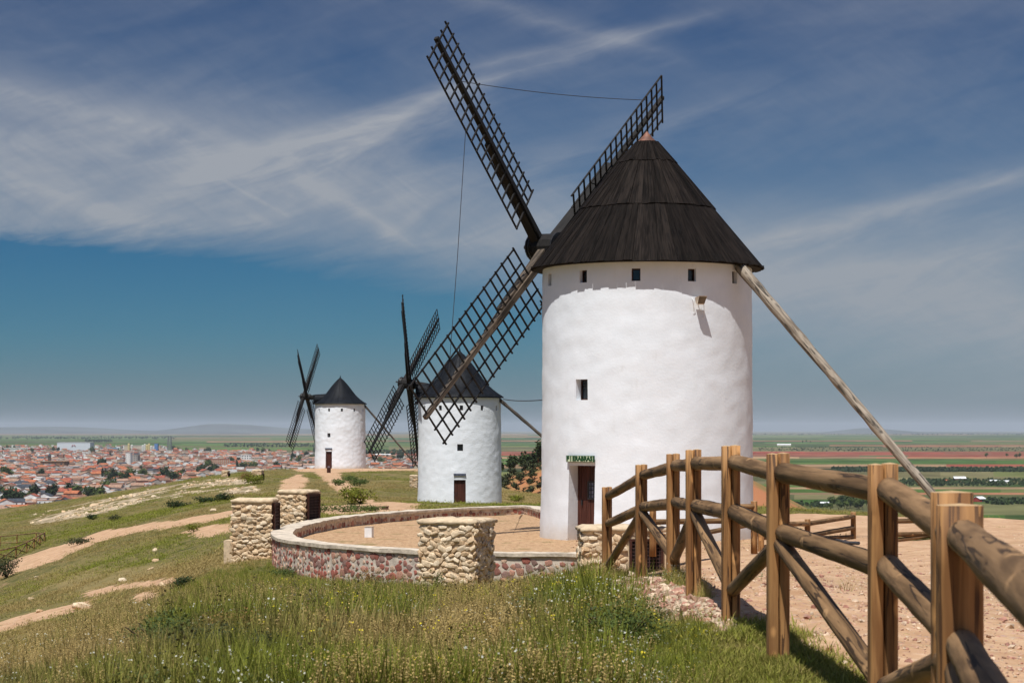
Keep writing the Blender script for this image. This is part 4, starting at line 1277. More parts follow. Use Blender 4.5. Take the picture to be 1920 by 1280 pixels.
def hut(px_c, d, w, dep, zb_, zt, ang, label, door_face=None, step=0.15, seed=0, group=None, grid=False):
    c = Vector(((px_c - 960) / F * d, d, zb_))
    root = thing('stone_hut', c, label, 'stone hut', group, rotz=ang)
    H = zt - zb_
    mb = MB(); q = 0.03
    body_w = w
    mb.box((0, dep / 2, H / 2), (w - 2 * q, dep - 2 * q, H - 0.05))
    body = mb.build('masonry', M['tan_mortar'], root)
    dr = door_face
    def sk(side):
        if dr and dr['side'] == side: return lambda x, z: dr['x0'] - 0.05 < x < dr['x1'] + 0.05 and dr['z0'] - 0.05 < z < dr['z1'] + 0.05
        return None
    stone_face(root, body, (-w / 2, 0.02, 0), (1, 0, 0), Vector((0, -1, 0)), w, H - 0.08, step, seed + 1, sk('front'))
    stone_face(root, body, (w / 2 - 0.02, 0, 0), (0, 1, 0), Vector((1, 0, 0)), dep, H - 0.08, step, seed + 2, sk('right'))
    stone_face(root, body, (-w / 2 + 0.02, dep, 0), (0, -1, 0), Vector((-1, 0, 0)), dep, H - 0.08, step * 1.2, seed + 3)
    # flat top of bedded mortar with an uneven edge
    tp = MB(); n = 9
    vs = []; r_ = random.Random(seed)
    rim = []
    for i in range(n): rim.append((-w / 2 + w * i / n, 0))
    for i in range(n): rim.append((w / 2, dep * i / n))
    for i in range(n): rim.append((w / 2 - w * i / n, dep))
    for i in range(n): rim.append((-w / 2, dep - dep * i / n))
    N = len(rim); cx, cy = 0, dep / 2
    for lvl, (gr, zz_) in enumerate(((0.99, H - 0.12), (1.035, H - 0.09), (1.03, H - 0.035), (0.9, H))):
        for (x, y) in rim:
            j = 1 + (r_.uniform(-0.035, 0.035) if lvl < 3 else 0)
            vs.append((cx + (x - cx) * gr * j, cy + (y - cy) * gr * j, zz_ + (r_.uniform(-0.02, 0.02) if lvl else 0)))
    vs.append((cx, cy, H + 0.015))
    fs = [(l * N + i, l * N + (i + 1) % N, (l + 1) * N + (i + 1) % N, (l + 1) * N + i) for l in range(3) for i in range(N)] + [(3 * N + i, 3 * N + (i + 1) % N, 4 * N) for i in range(N)]
    tp.add(vs, fs); tp.build('top_slab', M['tan1'], root, True)
    if dr:
        w_ = dr['x1'] - dr['x0']; h_ = dr['z1'] - dr['z0']
        cxm, czm = (dr['x0'] + dr['x1']) / 2, (dr['z0'] + dr['z1']) / 2
        if dr['side'] == 'right': loc = (w / 2 + 0.02, cxm, czm); rz = PI / 2
        else: loc = (-w / 2 + cxm, -0.02, czm); rz = 0
        fr = MB(); fw = 0.05
        for s_ in (-1, 1): fr.box((s_ * (w_ - fw) / 2, 0, 0), (fw, 0.10, h_)); fr.box((0, 0, s_ * (h_ - fw) / 2), (w_ - 2 * fw, 0.098, fw))
        fo = fr.build('door', M['frame'], root, loc=loc, rot=(0, 0, rz))
        pn = MB(); pn.box((0, 0.025, 0), (w_ - 0.08, 0.03, h_ - 0.08)); pn.build('dark_panel', M['void'], fo)
        wr = MB()
        sp_ = 0.075 if grid else 0.09
        x = -w_ / 2 + fw
        while x < w_ / 2 - fw: wr.box((x, -0.012, 0), (0.012, 0.012, h_ - 2 * fw)); x += sp_
        z = -h_ / 2 + fw
        while z < h_ / 2 - fw: wr.box((0, -0.02, z), (w_ - 2 * fw, 0.012, 0.012)); z += sp_
        wr.build('wire_grille', M['mesh_wire'], fo)
    return root
h1 = hut(472, 57.3, 1.13, 0.95, -3.95, -1.93, R(-5), 'taller pale stone hut at the left end of the curved wall, narrow dark door edge-on', dict(side='right', x0=0.12, x1=0.85, z0=1.05, z1=1.90), 0.125, 10)
lg = MB(); lg.box((-0.70, 0.45, 0.42), (0.26, 0.6, 0.85)); lg.build('ledge', M['tan1'], h1)
hut(546, 64.5, 0.98, 1.0, -3.5, -1.90, R(-23), 'pale stone hut with brown door, just behind the leftmost end of the curved wall', dict(side='right', x0=0.12, x1=0.90, z0=0.55, z1=1.48), 0.125, 30)
hut(838, 44.2, 1.32, 1.25, -3.85, -1.93, R(-19), 'broad pale stone hut in front of the curved wall, right side in shadow', None, 0.13, 50)
h4 = hut(1172, 43.6, 1.82, 1.2, -3.6, -2.06, R(4), 'stone hut with brown wire mesh door behind the first fence post', dict(side='front', x0=1.0, x1=1.72, z0=0.36, z1=1.28), 0.145, 70, grid=True)
bk = MB(); bk.box((0, 0, 0.09), (0.10, 0.2, 0.18)); p_ = at(1246, 1060, 42.9)
# far small ones
for (px_, py_, d_, w_, hh_, lab, ang_) in ((396, 1021, 86, 0.5, 0.42, 'low stone lamp box with a dark side, alone in the grass', -20), (481, 893, 200, 0.95, 0.72, 'small stone box on the ridge behind yellow broom', -15),
                                       (421, 891, 225, 0.72, 0.60, 'small stone box on the ridge, leftmost on the skyline', -20), (776, 902, 185, 0.7, 0.62, 'small stone box in the grass touching the left edge of the middle mill', 5)):
    x, y = (px_ - 960) / F * d_, d_
    z = -(py_ - EYE) / F * d_ - 0.05
    hut(px_, d_, w_, w_ * 0.9, min(z, terr1(x, y) + 0.02) - 0.15, z + hh_, R(ang_), lab, dict(side='right', x0=w_ * 0.15, x1=w_ * 0.75, z0=0.18, z1=hh_), 0.16, int(px_))
# white block on the terrace
x, y, z = at(692, 1007, 59.4)
wb = MB(); wb.box((0, 0, 0.15), (0.22, 0.22, 0.30))
vb = wb.build('white_block', M['white_paint'], None, loc=(x, y, FZ), rot=(0, 0, R(-12)))
bv = vb.modifiers.new('bevel', 'BEVEL'); bv.width = 0.012; bv.segments = 2
cp_ = MB(); cp_.box((0, 0, 0.312), (0.235, 0.235, 0.022)); cp_.build('cap', M['concrete'], vb)
tag(vb, 'small white painted block standing on the terrace floor inside the curved wall', 'block')
# brown box on the dirt behind the wall, litter bin by the far mill
x, y, z = gx(722, 84)
z = -(957 - EYE) / F * 84
bb = thing('wooden_box', (x, y, z - 0.1), 'small brown wooden box on the dirt behind the curved wall', 'box')
q = MB(); q.box((0, 0, 0.13), (0.27, 0.27, 0.26)); bx = q.build('box_body', M['dirt_wood'], bb)
q = MB(); q.box((0, 0, 0.275), (0.31, 0.31, 0.03)); q.build('lid', M['dirt_wood'], bb)
x, d_ = (616.5 - 960) / F * 222, 222
z = -(888 - EYE) / F * d_
bn = thing('litter_bin', (x, d_, z), 'dark litter bin on the path before the farthest windmill', 'litter bin')
q = MB(); q.lathe([(0.18, 0.0), (0.21, 0.1), (0.22, 0.66), (0.18, 0.68), (0.17, 0.6)], 14); q.build('bin_body', M['frame'], bn)
q = MB(); q.tube([(0, 0.05, 0.66), (0, 0.02, 0.72), (0, -0.08, 0.74)], 0.14, 10); q.build('lid', plain_mat('bin_lid', (0.12, 0.09, 0.10), 0.5), bn)
# black hose lying across the gravel
ho = MB(); pts = []
for (px_, py_) in ((1495, 1008), (1512, 1009), (1530, 1010), (1560, 1014), (1590, 1020), (1610, 1021)):
    g_x, g_y, g_z = gp(px_, py_, dmin=30); pts.append((g_x, g_y, g_z + 0.04))
ho.tube(pts, 0.045, 6)
tag(ho.build('hose', M['rope']), 'black hose lying on the gravel right of the biggest mill', 'hose')

# ------------------------------------------------------------------ timber fences
def timber(root, base, p0, p1, r, kind, seed, r2=None):
    p0, p1 = Vector(p0) - base, Vector(p1) - base
    L = (p1 - p0).length
    if kind == 'rail': me_ = log_mesh('rail', L, r, r2 or r, M['rail'], 14, max(4, int(L * 6)), 0.09, seed)
    else: me_ = log_mesh('brace', L, r, r2 or r, M['rail'] if kind == 'brace' else M['post'], 12, max(4, int(L * 5)), 0.06, seed)
    return obj(kind if kind != 'brace' else 'brace', me_, root, mat4=orient(p0, p1))
def half_post(root, base, x, y, z0, z1, a, b, rotz, seed):
    me_ = log_mesh('post_half', z1 - z0, a, b, M['post'], 16, 8, 0.03, seed, half=True)
    return obj('post_half', me_, root, Vector((x, y, z0)) - base, (0, 0, rotz))
POSTS = []
tops = [-0.707, -0.372, -0.228, -0.163, -0.112, -0.137, -0.152, -0.222, -0.19]
fence = thing('timber_fence', (FP[4][0], FP[4][1], terr1(*FP[4]) ), 'long log fence running from the right edge towards the biggest mill', 'fence')
fb_ = Vector(fence.location)
rr = random.Random(21)
for i, ((x, y), zt) in enumerate(zip(FP, tops)):
    gz_ = min(terr1(x, y), zt - 1.05) - 0.25
    p_prev = FP[max(0, i - 1)]; p_next = FP[min(len(FP) - 1, i + 1)]
    ang = math.atan2(p_next[1] - p_prev[1], p_next[0] - p_prev[0])           # fence direction
    nx_, ny_ = -math.sin(ang), math.cos(ang)
    if nx_ > 0: nx_, ny_ = -nx_, -ny_                                        # outer side: towards -X
    rz = math.atan2(ny_, nx_)
    if i == 7:      # doubled post where the fence bends
        half_post(fence, fb_, 1.440, 6.72, gz_, -0.205, 0.045, 0.066, PI / 2, 50)
        half_post(fence, fb_, 1.374, 6.30, gz_, -0.232, 0.045, 0.068, PI / 2, 51)
        POSTS.append((Vector((x, y, 0)), zt, Vector((nx_, ny_, 0)), gz_ + 0.25))
        continue
    half_post(fence, fb_, x + nx_ * 0.031, y + ny_ * 0.031, gz_, zt + 0.0, 0.0295, 0.060, rz, i * 3 + 1)
    half_post(fence, fb_, x - nx_ * 0.030, y - ny_ * 0.030, gz_, zt + 0.004, 0.0305, 0.061, rz, i * 3 + 2)
    POSTS.append((Vector((x, y, 0)), zt, Vector((nx_, ny_, 0)), gz_ + 0.25))
for i in range(len(FP) - 1):
    (p, zt, nn, g0), (q, zt2, nn2, g1) = POSTS[i], POSTS[i + 1]
    off = -nn * 0.022; off2 = -nn2 * 0.022
    dv = (q - p).normalized()
    for dz_, rad_ in ((0.105, 0.054), (0.44, 0.054)):
        a0 = p + off + Vector((0, 0, zt - dz_)) + dv * 0.03; a1 = q + off2 + Vector((0, 0, zt2 - dz_ - 0.01)) + dv * (0.02)
        timber(fence, fb_, a0, a1, rad_ * rr.uniform(0.94, 1.05), 'rail', i * 11 + int(dz_ * 100), rad_ * rr.uniform(0.96, 1.08))
    up_first = (i % 2 == 1)        # bays alternate: high-to-low, low-to-high
    hi, lo = 0.50, 0.96
    z0_ = zt - (hi if up_first else lo); z1_ = zt2 - (lo if up_first else hi)
    timber(fence, fb_, p + off * 0.5 + Vector((0, 0, z0_)) + dv * 0.04, q + off2 * 0.5 + Vector((0, 0, z1_)) - dv * 0.04, 0.047, 'brace', i * 5 + 3)
# fence beyond, beside the mill
def small_fence(pts, label, base_i, rails=(0.12, 0.42), hpost=0.85, r=0.062, cross=False, r_post=0.075, name='timber_fence'):
    P = [Vector(p) for p in pts]
    f = thing(name, P[base_i], label, 'fence'); fb2 = Vector(f.location)
    for i, p in enumerate(P):
        me_ = log_mesh('post', hpost + 0.3, r_post, r_post * 0.95, M['post'], 10, 5, 0.04, i + 40)
        obj('post', me_, f, p - fb2 - Vector((0, 0, 0.3)))
    for i in range(len(P) - 1):
        for dz_ in rails: timber(f, fb2, P[i] + Vector((0, 0, hpost - dz_)), P[i + 1] + Vector((0, 0, hpost - dz_)), r, 'rail', i + 60)
        if cross: 
            timber(f, fb2, P[i] + Vector((0, 0, 0.05)), P[i + 1] + Vector((0, 0, hpost - 0.15)), r * 0.8, 'brace', i)
            timber(f, fb2, P[i] + Vector((0, 0, hpost - 0.15)), P[i + 1] + Vector((0, 0, 0.05)), r * 0.8, 'brace', i)
        elif i % 2 == 0: timber(f, fb2, P[i] + Vector((0, 0, 0.0)), P[i + 1] + Vector((0, 0, hpost - 0.5)), r * 0.85, 'brace', i)
        else: timber(f, fb2, P[i] + Vector((0, 0, hpost - 0.5)), P[i + 1] + Vector((0, 0, 0.0)), r * 0.85, 'brace', i)
    return f
def fpt(px_, ptop, d_, h): return ((px_ - 960) / F * d_, d_, -(ptop - EYE) / F * d_ - h)
small_fence([fpt(1224, 941, 43.5, 0.85), fpt(1414, 939, 45.0, 0.85)], 'short log fence crossing in front of the base of the biggest mill', 0)
small_fence([fpt(1427, 957, 47.0, 0.85), fpt(1514, 962, 51.0, 0.8), fpt(1600, 962, 55.0, 0.62)], 'log fence on the gravel just right of the biggest mill', 0, hpost=0.66, rails=(0.12, 0.42))
small_fence([fpt(1655, 968, 50.0, 0.62), fpt(1748, 966, 51.5, 0.62), fpt(1830, 985, 50, 0.62)], 'low log fence seen between the two nearest fence posts', 0, hpost=0.62, rails=(0.12, 0.45))
# fence on the left hillside
lf = []
for (px_, py_, d_) in ((-60, 1072, 112), (-10, 1056, 116), (30, 1046, 121), (50, 1037, 125), (64, 1029, 129), (75, 1022, 133), (84, 1017, 137)):
    lf.append((((px_ - 960) / F * d_), d_, -(py_ - EYE) / F * d_))
small_fence(lf, 'weathered rail fence with crossed braces on the left hillside', 2, hpost=0.72, rails=(0.05,), r=0.038, cross=True, r_post=0.05)
lf2 = []
for (px_, py_, d_) in ((84, 1017, 137.5), (68, 1014, 143), (32, 1017, 148), (0, 1020, 150), (-40, 1024, 151)):
    lf2.append((((px_ - 960) / F * d_) , d_, -(py_ - EYE) / F * d_))
small_fence(lf2, 'far side of the weathered rail fence around the hillside bend', 2, hpost=0.62, rails=(0.05,), r=0.036, cross=False, r_post=0.045)

# ------------------------------------------------------------------ trees and shrubs
M['pine'] = foliage_mat('dark_leaves', (0.030, 0.050, 0.018), 0.15, 0.45)
M['leaf'] = foliage_mat('green_leaves', (0.085, 0.120, 0.035), 0.25, 0.4)
M['olive_leaf'] = foliage_mat('olive_leaves', (0.055, 0.066, 0.030), 0.2, 0.45)
M['broom'] = foliage_mat('broom_leaves', (0.17, 0.19, 0.03), 0.3, 0.4)
M['dry_leaf'] = foliage_mat('dry_leaves', (0.20, 0.13, 0.05), 0.2, 0.4)
M['bark'] = plain_mat('bark', (0.10, 0.07, 0.045), 0.9, 0.3, 6)

def leaf_cloud(name, n, rx, ry, rz, size, mat, seed, zc=0.0, lobes=5, flat=0.0):
    """leaf-sized faces spread through an uneven crown of several lobes"""
    r_ = random.Random(seed); vs = []; fs = []
    L = [(r_.uniform(-.5, .5) * rx, r_.uniform(-.5, .5) * ry, zc + r_.uniform(-.4, .5) * rz, r_.uniform(0.45, 0.72)) for _ in range(lobes)]
    for i in range(n):
        lx, ly, lz, q = L[i % lobes]
        while True:
            v = Vector((r_.uniform(-1, 1), r_.uniform(-1, 1), r_.uniform(-1, 1)))
            if 0.2 < v.length < 1: break
        k = r_.random() ** 0.35
        v = v.normalized() * k
        p = Vector((lx + v.x * rx * q, ly + v.y * ry * q, lz + v.z * rz * q))
        a = Vector((r_.gauss(0, 1), r_.gauss(0, 1), r_.gauss(0, .7))).normalized(); b_ = a.cross(v + Vector((0.01, 0.02, 0.3))).normalized()
        s = size * r_.uniform(0.6, 1.5)
        k0 = len(vs)
        vs += [p - a * s, p + b_ * s * 0.5, p + a * s, p - b_ * s * 0.5]
        fs.append((k0, k0 + 1, k0 + 2, k0 + 3))
    return mk_mesh(name, vs, fs, mat)
def trunk_mesh(h, r, mat, seed, limbs=3, rx=1.0):
    mb = MB(); r_ = random.Random(seed)
    top = Vector((r_.uniform(-.1, .1) * h, r_.uniform(-.1, .1) * h, h))
    mb.tube([(0, 0, -0.4), (0.02 * h, 0, h * 0.5), top], [r, r * 0.8, r * 0.5], 7)
    for i in range(limbs):
        a = r_.uniform(0, 2 * PI)
        mb.tube([(0.02 * h, 0, h * 0.55), (math.cos(a) * rx * 0.35, math.sin(a) * rx * 0.35, h * 1.15), (math.cos(a) * rx * 0.6, math.sin(a) * rx * 0.6, h * 1.4)], [r * 0.55, r * 0.35, r * 0.15], 5)
    return mb.mesh('trunk', mat)
TREES = {}
def tree_kind(key, name, mat, n, rx, rz, ht, size, variants=4):
    TREES[key] = (name, [(leaf_cloud('crown', n, rx, rx, rz, size, mat, hash(key) % 97 + v, ht + rz * 0.8), trunk_mesh(ht, 0.16 * rx * 0.5, M['bark'], v + 3, 3, rx)) for v in range(variants)])
random.seed(5)
tree_kind('pine', 'pine_tree', M['pine'], 380, 2.6, 3.0, 2.0, 0.55)
tree_kind('round', 'leafy_tree', M['leaf'], 360, 3.0, 2.8, 2.2, 0.6)
tree_kind('cypress', 'cypress_tree', M['pine'], 300, 1.1, 4.5, 1.2, 0.5, 2)
tree_kind('olive', 'olive_tree', M['olive_leaf'], 220, 1.7, 1.35, 0.9, 0.34)
def plant_tree(key, p, s, label, group, rnd):
    nm, vs = TREES[key]
    cr, tr = vs[rnd.randrange(len(vs))]
    o = thing(nm, p, label, nm.replace('_', ' '), group, rnd.uniform(0, 6.28))
    sc = s * rnd.uniform(0.85, 1.2)
    o.scale = (sc * rnd.uniform(0.9, 1.1), sc, sc * rnd.uniform(0.9, 1.15))
    obj('crown', cr, o); obj('trunk', tr, o)
    return o
rr = random.Random(31)
# trees on the red hill beyond the middle mill
for i in range(26):
    x = rr.uniform(-16, 34); y = rr.uniform(606, 640)
    plant_tree('pine', (x, y, terr1(x, y)), 0.95, 'dark pine in the grove on the red hill behind the middle mill', 'pines on the red hill', rr)
for j in range(5):
    for i in range(15):
        x = -14 + i * 3.6 + rr.uniform(-.6, .6) + j * 0.8; y = 562 + j * 8 + rr.uniform(-1.5, 1.5)
        z = terr1(x, y)
        plant_tree('olive', (x, y, z), 0.95, 'small olive tree in a planted row on the red hillside', 'olive trees in rows on the red hillside', rr)
# ------------------------------------------------------------------ the town on the plain
def plain_at(px_, py_): return pp(px_, py_)
WALLC = [('white', (0.72, 0.70, 0.66)), ('cream', (0.52, 0.44, 0.34)), ('brick', (0.26, 0.13, 0.09)), ('grey', (0.34, 0.31, 0.28)), ('tan', (0.36, 0.26, 0.18))]
ROOFC = [('orange tile', (0.38, 0.13, 0.060)), ('red tile', (0.29, 0.085, 0.050)), ('brown tile', (0.19, 0.105, 0.070)), ('pale tile', (0.33, 0.20, 0.135)), ('dark slate', (0.055, 0.06, 0.07)), ('white', (0.70, 0.69, 0.66))]
WM = [plain_mat('town_wall_' + n_, c, 0.9, 0.12, 0.3) for n_, c in WALLC]
RM = [plain_mat('town_roof_' + n_.replace(' ', '_'), c, 0.9, 0.3, 0.5) for n_, c in ROOFC]
SHUT = plain_mat('town_window', (0.05, 0.05, 0.055), 0.5)
def house_geo(w, l, h, rise, hip):
    wall_v = [(-w/2, -l/2, -1), (w/2, -l/2, -1), (w/2, l/2, -1), (-w/2, l/2, -1), (-w/2, -l/2, h), (w/2, -l/2, h), (w/2, l/2, h), (-w/2, l/2, h)]
    wall_f = [(0, 1, 5, 4), (1, 2, 6, 5), (2, 3, 7, 6), (3, 0, 4, 7)]
    e = 0.35
    if rise <= 0:
        b = MB(); b.box((0, 0, h + 0.06), (w + 0.2, l + 0.2, 0.3)); return wall_v, wall_f, b.v, b.f
    if not hip:
        wall_v += [(0, -l/2, h + rise * 0.97), (0, l/2, h + rise * 0.97)]; wall_f += [(4, 5, 8), (6, 7, 9)]
        y0 = l/2 + e; rv = [(-w/2 - e, -y0, h - 0.15), (0, -y0, h + rise), (w/2 + e, -y0, h - 0.15), (-w/2 - e, y0, h - 0.15), (0, y0, h + rise), (w/2 + e, y0, h - 0.15)]
        rv += [(x, y, z + 0.25) for x, y, z in rv]
        rf = [(0, 1, 4, 3), (1, 2, 5, 4), (9, 10, 7, 6), (10, 11, 8, 7), (0, 6, 7, 1), (1, 7, 8, 2), (3, 4, 10, 9), (4, 5, 11, 10), (0, 3, 9, 6), (2, 8, 11, 5)]
    else:
        rv = [(-w/2 - e, -l/2 - e, h), (w/2 + e, -l/2 - e, h), (w/2 + e, l/2 + e, h), (-w/2 - e, l/2 + e, h), (0, -l/2 + w*0.42, h + rise), (0, l/2 - w*0.42, h + rise)]
        rf = [(0, 1, 4), (1, 2, 5, 4), (2, 3, 5), (3, 0, 4, 5), (3, 2, 1, 0)]
    return wall_v, wall_f, rv, rf
SHAPES = [(8, 11, 5.6, 1.9, False), (9, 14, 6.2, 2.2, False), (7.5, 9, 3.4, 1.7, False), (10, 10, 6.0, 2.0, True), (9, 12, 8.8, 0, False), (7, 16, 5.8, 1.8, False), (11, 13, 9.6, 2.3, False), (8, 9, 6.4, 0, False)]
TOWN = [(-60, 838), (60, 836), (300, 838), (330, 845), (560, 849), (590, 852), (690, 858), (785, 858), (785, 884), (600, 884), (560, 888), (430, 892), (330, 912), (200, 940), (90, 958), (-60, 976)]
hr = random.Random(77)
npts = []
taken = {}
def free(x, y, r):
    c = (int(x // 16), int(y // 16))
    for i in (-1, 0, 1):
        for j in (-1, 0, 1):
            for (a, b, q) in taken.get((c[0] + i, c[1] + j), ()):
                if (a - x) ** 2 + (b - y) ** 2 < ((r + q) * 0.72) ** 2: return False
    taken.setdefault(c, []).append((x, y, r)); return True
def block(x, y, hw):      # keep houses off the larger buildings
    s = 8
    for i in range(int(-hw // s), int(hw // s) + 2):
        for j in (-1, 0, 1):
            xx, yy = x + i * s, y + j * s
            taken.setdefault((int(xx // 16), int(yy // 16)), []).append((xx, yy, 7))
BIG = []   # photo anchor of larger buildings (centre x, base y, width in photo pixels)
for a in ((138, 848, 63), (241, 878, 14), (98, 880, 47), (407, 878, 45), (470, 869, 34), (140, 929, 100), (112, 913, 150), (265, 847, 60), (40, 934, 90)):
    x, y, z = pp(a[0], a[1]); block(x, y + 6, a[2] * y / F / 2)
tpoly = TOWN
while len(npts) < 4300:
    px_, py_ = hr.uniform(-60, 785), hr.uniform(836, 976)
    if not pip(np.array([px_]), np.array([py_]), tpoly)[0]: continue
    x, y, z = pp(px_, py_)
    sh = hr.randrange(len(SHAPES))
    if not free(x, y, min(SHAPES[sh][0], SHAPES[sh][1]) / 2 + 0.6): 
        if hr.random() < 0.5: continue
        continue
    dist = math.atan2(x, y) * 30 + y / 420.0
    ang = R(18) + 0.5 * math.sin(dist) + hr.choice((0, PI / 2)) + hr.gauss(0, 0.06)
    wc_ = hr.choices(range(5), (8, 4, 2, 2.5, 3))[0]; rc = hr.choices(range(5), (5, 5, 5, 4, 0.8))[0]
    if SHAPES[sh][3] == 0: rc = hr.choice((5, 5, 3))
    if y < 2300 and px_ < 110 and hr.random() < 0.55: wc_, rc = 0, hr.choice((4, 4, 3))
    npts.append((y, x, sh, wc_, rc, ang, px_, py_))
    if len(npts) > 4200: break
npts.sort()
geos = [house_geo(*s) for s in SHAPES]
hmesh = {}
restw = [MB() for _ in WALLC]; rest_all = MB()
MARKS = [(98, 872, 'church'), (240, 865, 'white tower block'), (140, 925, 'brick terrace'), (407, 868, 'striped apartments'), (318, 840, 'lattice mast'), (138, 842, 'white warehouse'), (60, 900, 'orange terrace'), (28, 932, 'slate terrace'), (637, 850, 'farthest mill'), (720, 862, 'middle mill')]
def where(px_, py_):
    m_ = min(MARKS, key=lambda q: math.hypot(px_ - q[0], 2 * (py_ - q[1])))
    dx_, dy_ = px_ - m_[0], py_ - m_[1]
    far_ = 'well ' if math.hypot(dx_, 2 * dy_) > 90 else ''
    if abs(dx_) > 1.6 * abs(dy_): return far_ + ('left' if dx_ < 0 else 'right') + ' of the ' + m_[2]
    return far_ + ('beyond' if dy_ < 0 else 'in front of') + ' the ' + m_[2]
edge_words = ('in the near rows of the town below the hill', 'deeper in the town below the hill')
for i, (y, x, sh, wc_, rc, ang, px_, py_) in enumerate(npts):
    wv, wf, rv, rf = geos[sh]
    if i < 300:
        if (sh, wc_) not in hmesh: hmesh[(sh, wc_)] = mk_mesh('house', wv, wf, WM[wc_])
        if ('r', sh, rc) not in hmesh: hmesh[('r', sh, rc)] = mk_mesh('roof', rv, rf, RM[rc])
        o = obj('house', hmesh[(sh, wc_)], None, (x, y, ZP), (0, 0, ang))
        st = ('single storey' if SHAPES[sh][2] < 4 else 'two storey' if SHAPES[sh][2] < 7 else 'three storey')
        rt = 'flat roof' if SHAPES[sh][3] == 0 else ROOFC[rc][0] + ' roof'
        tag(o, '%s %s house, %s, %s' % (WALLC[wc_][0], st, rt, where(px_, py_)), 'house', 'houses of the town below the hill')
        obj('roof', hmesh[('r', sh, rc)], o)
        if i < 260:          # windows on the long sides
            w, l, h = SHAPES[sh][:3]
            key = ('w', sh)
            if key not in hmesh:
                mb = MB(); mb.box((0, 0, 0), (0.10, 1.0, 1.3)); hmesh[key] = mb.mesh('window', SHUT)
            for s_ in (-1, 1):
                for q in range(max(2, int(l // 4))):
                    yy = -l / 2 + l * (q + 0.5) / max(2, int(l // 4))
                    if i < 60: obj('window', hmesh[key], o, (s_ * w / 2, yy, h - 1.7))
    else:
        ca, sa = math.cos(ang), math.sin(ang)
        T = lambda v: (x + v[0] * ca - v[1] * sa, y + v[0] * sa + v[1] * ca, ZP + v[2])
        rest_all.add([T(v) for v in wv], wf, wc_); rest_all.add([T(v) for v in rv], rf, 5 + rc)
tag(rest_all.build('houses', WM + RM), 'the far mass of tiled roofs and pale house walls filling the town', 'houses', None, 'stuff')

def bldg(name, px_c, py_b, wpx, hpx, label, cat, rot=0.0, depth=14.0):
    x, y, z = pp(px_c, py_b)
    k = y / F
    return thing(name, (x, y, ZP), label, cat, rotz=rot), wpx * k, hpx * k, depth
# white warehouse with its red emblem
wh, w, h, dp = bldg('warehouse', 138, 848, 62, 18.5, 'huge plain white warehouse with a small red emblem at the far edge of the town', 'warehouse')
q = MB(); q.box((0, 30, h / 2), (w, 60, h)); q.build('wall', plain_mat('warehouse_white', (0.62, 0.65, 0.68), 0.8, 0.05, 0.02), wh)
q = MB(); q.box((0, 30, h + 0.3), (w + 1, 61, 0.6)); q.build('roof', plain_mat('warehouse_roof', (0.5, 0.52, 0.55), 0.7), wh)
q = MB()
for s_ in (-1, 1):
    pts = [(s_ * (0.6 + 4.2 * math.sin(a)), -0.4, h * 0.62 + 3.6 * math.cos(a)) for a in np.linspace(0.05, 1.9, 7)]
    q.tube(pts, [1.0, 1.1, 1.2, 1.3, 1.2, 1.1, 0.9], 6)
q.build('emblem', plain_mat('emblem_red', (0.30, 0.05, 0.06), 0.7), wh)
def slab(name, px_c, py_b, wpx, hpx, label, cat, wall, roof, rows, cols, rot=0.0, depth=12.0, stripes=None, roof_over=0.4, winw=0.45):
    t_, w, h, dp = bldg(name, px_c, py_b, wpx, hpx, label, cat, rot, depth)
    q = MB(); q.box((0, depth / 2, h / 2 - 1), (w, depth, h + 2)); q.build('wall', wall, t_)
    q = MB(); q.box((0, depth / 2, h + 0.3), (w + 2 * roof_over, depth + 2 * roof_over, 0.6)); q.build('roof', roof, t_)
    if stripes:
        n_, sm = stripes
        sb = MB(); sb.box((0, -0.25, h / 2), (w / n_ * 0.42, 0.5, h - 0.3)); me_ = sb.mesh('pier', sm)
        for i in range(n_): obj('pier', me_, t_, (-w / 2 + w * (i + 0.5) / n_, 0, 0))
    if rows:
        wb_ = MB(); wb_.box((0, -0.04, 0), (w / cols * winw, 0.12, h / rows * 0.5)); wmx = wb_.mesh('window', SHUT)
        for r_ in range(rows):
            for c in range(cols): obj('window', wmx, t_, (-w / 2 + w * (c + (0.5 if not stripes else 1.0)) / cols if (not stripes or c < cols - 1) else -w/2 + w * 0.02, 0, h * (r_ + 0.55) / rows))
    return t_, w, h
slab('tower_block', 240, 878, 9, 30, 'slim white tower block standing above the roofs of the town', 'tower block', WM[0], WM[3], 8, 2, R(-8), 12, winw=0.2)
slab('tower_block', 252, 875, 12, 22, 'grey tower block half hidden behind the slim white one', 'tower block', WM[3], WM[3], 6, 3, R(-8), 14, winw=0.3)
slab('church', 98, 880, 46, 15, 'broad brown church with flat tan roof and tall dark openings', 'church', plain_mat('brown_stone', (0.24, 0.13, 0.075), 0.9), plain_mat('tan_roof', (0.36, 0.22, 0.12), 0.9), 1, 4, R(-6), 26, roof_over=1.2, winw=0.25)
x, y, z = pp(93, 874)
ct = thing('church_tower', (x, y, ZP), 'dark church tower behind the broad brown church', 'tower')
q = MB(); q.box((0, 0, 9), (5, 5, 20)); q.build('wall', plain_mat('tower_stone', (0.10, 0.07, 0.055), 0.9), ct)
q = MB(); q.lathe([(3.8, 19), (2.2, 21.5), (0.1, 24)], 8); q.build('roof', RM[4], ct)
slab('apartment_block', 407, 878, 46, 18, 'long apartment block with pale and red vertical stripes', 'apartment block', plain_mat('apt_cream', (0.60, 0.50, 0.36), 0.9), RM[1], 5, 12, R(4), 14, stripes=(12, plain_mat('apt_red', (0.36, 0.13, 0.08), 0.9)), winw=0.3)
slab('apartment_block', 462, 869, 18, 16, 'white apartment block with a dark stair strip', 'apartment block', WM[0], WM[0], 4, 4, R(3), 12)
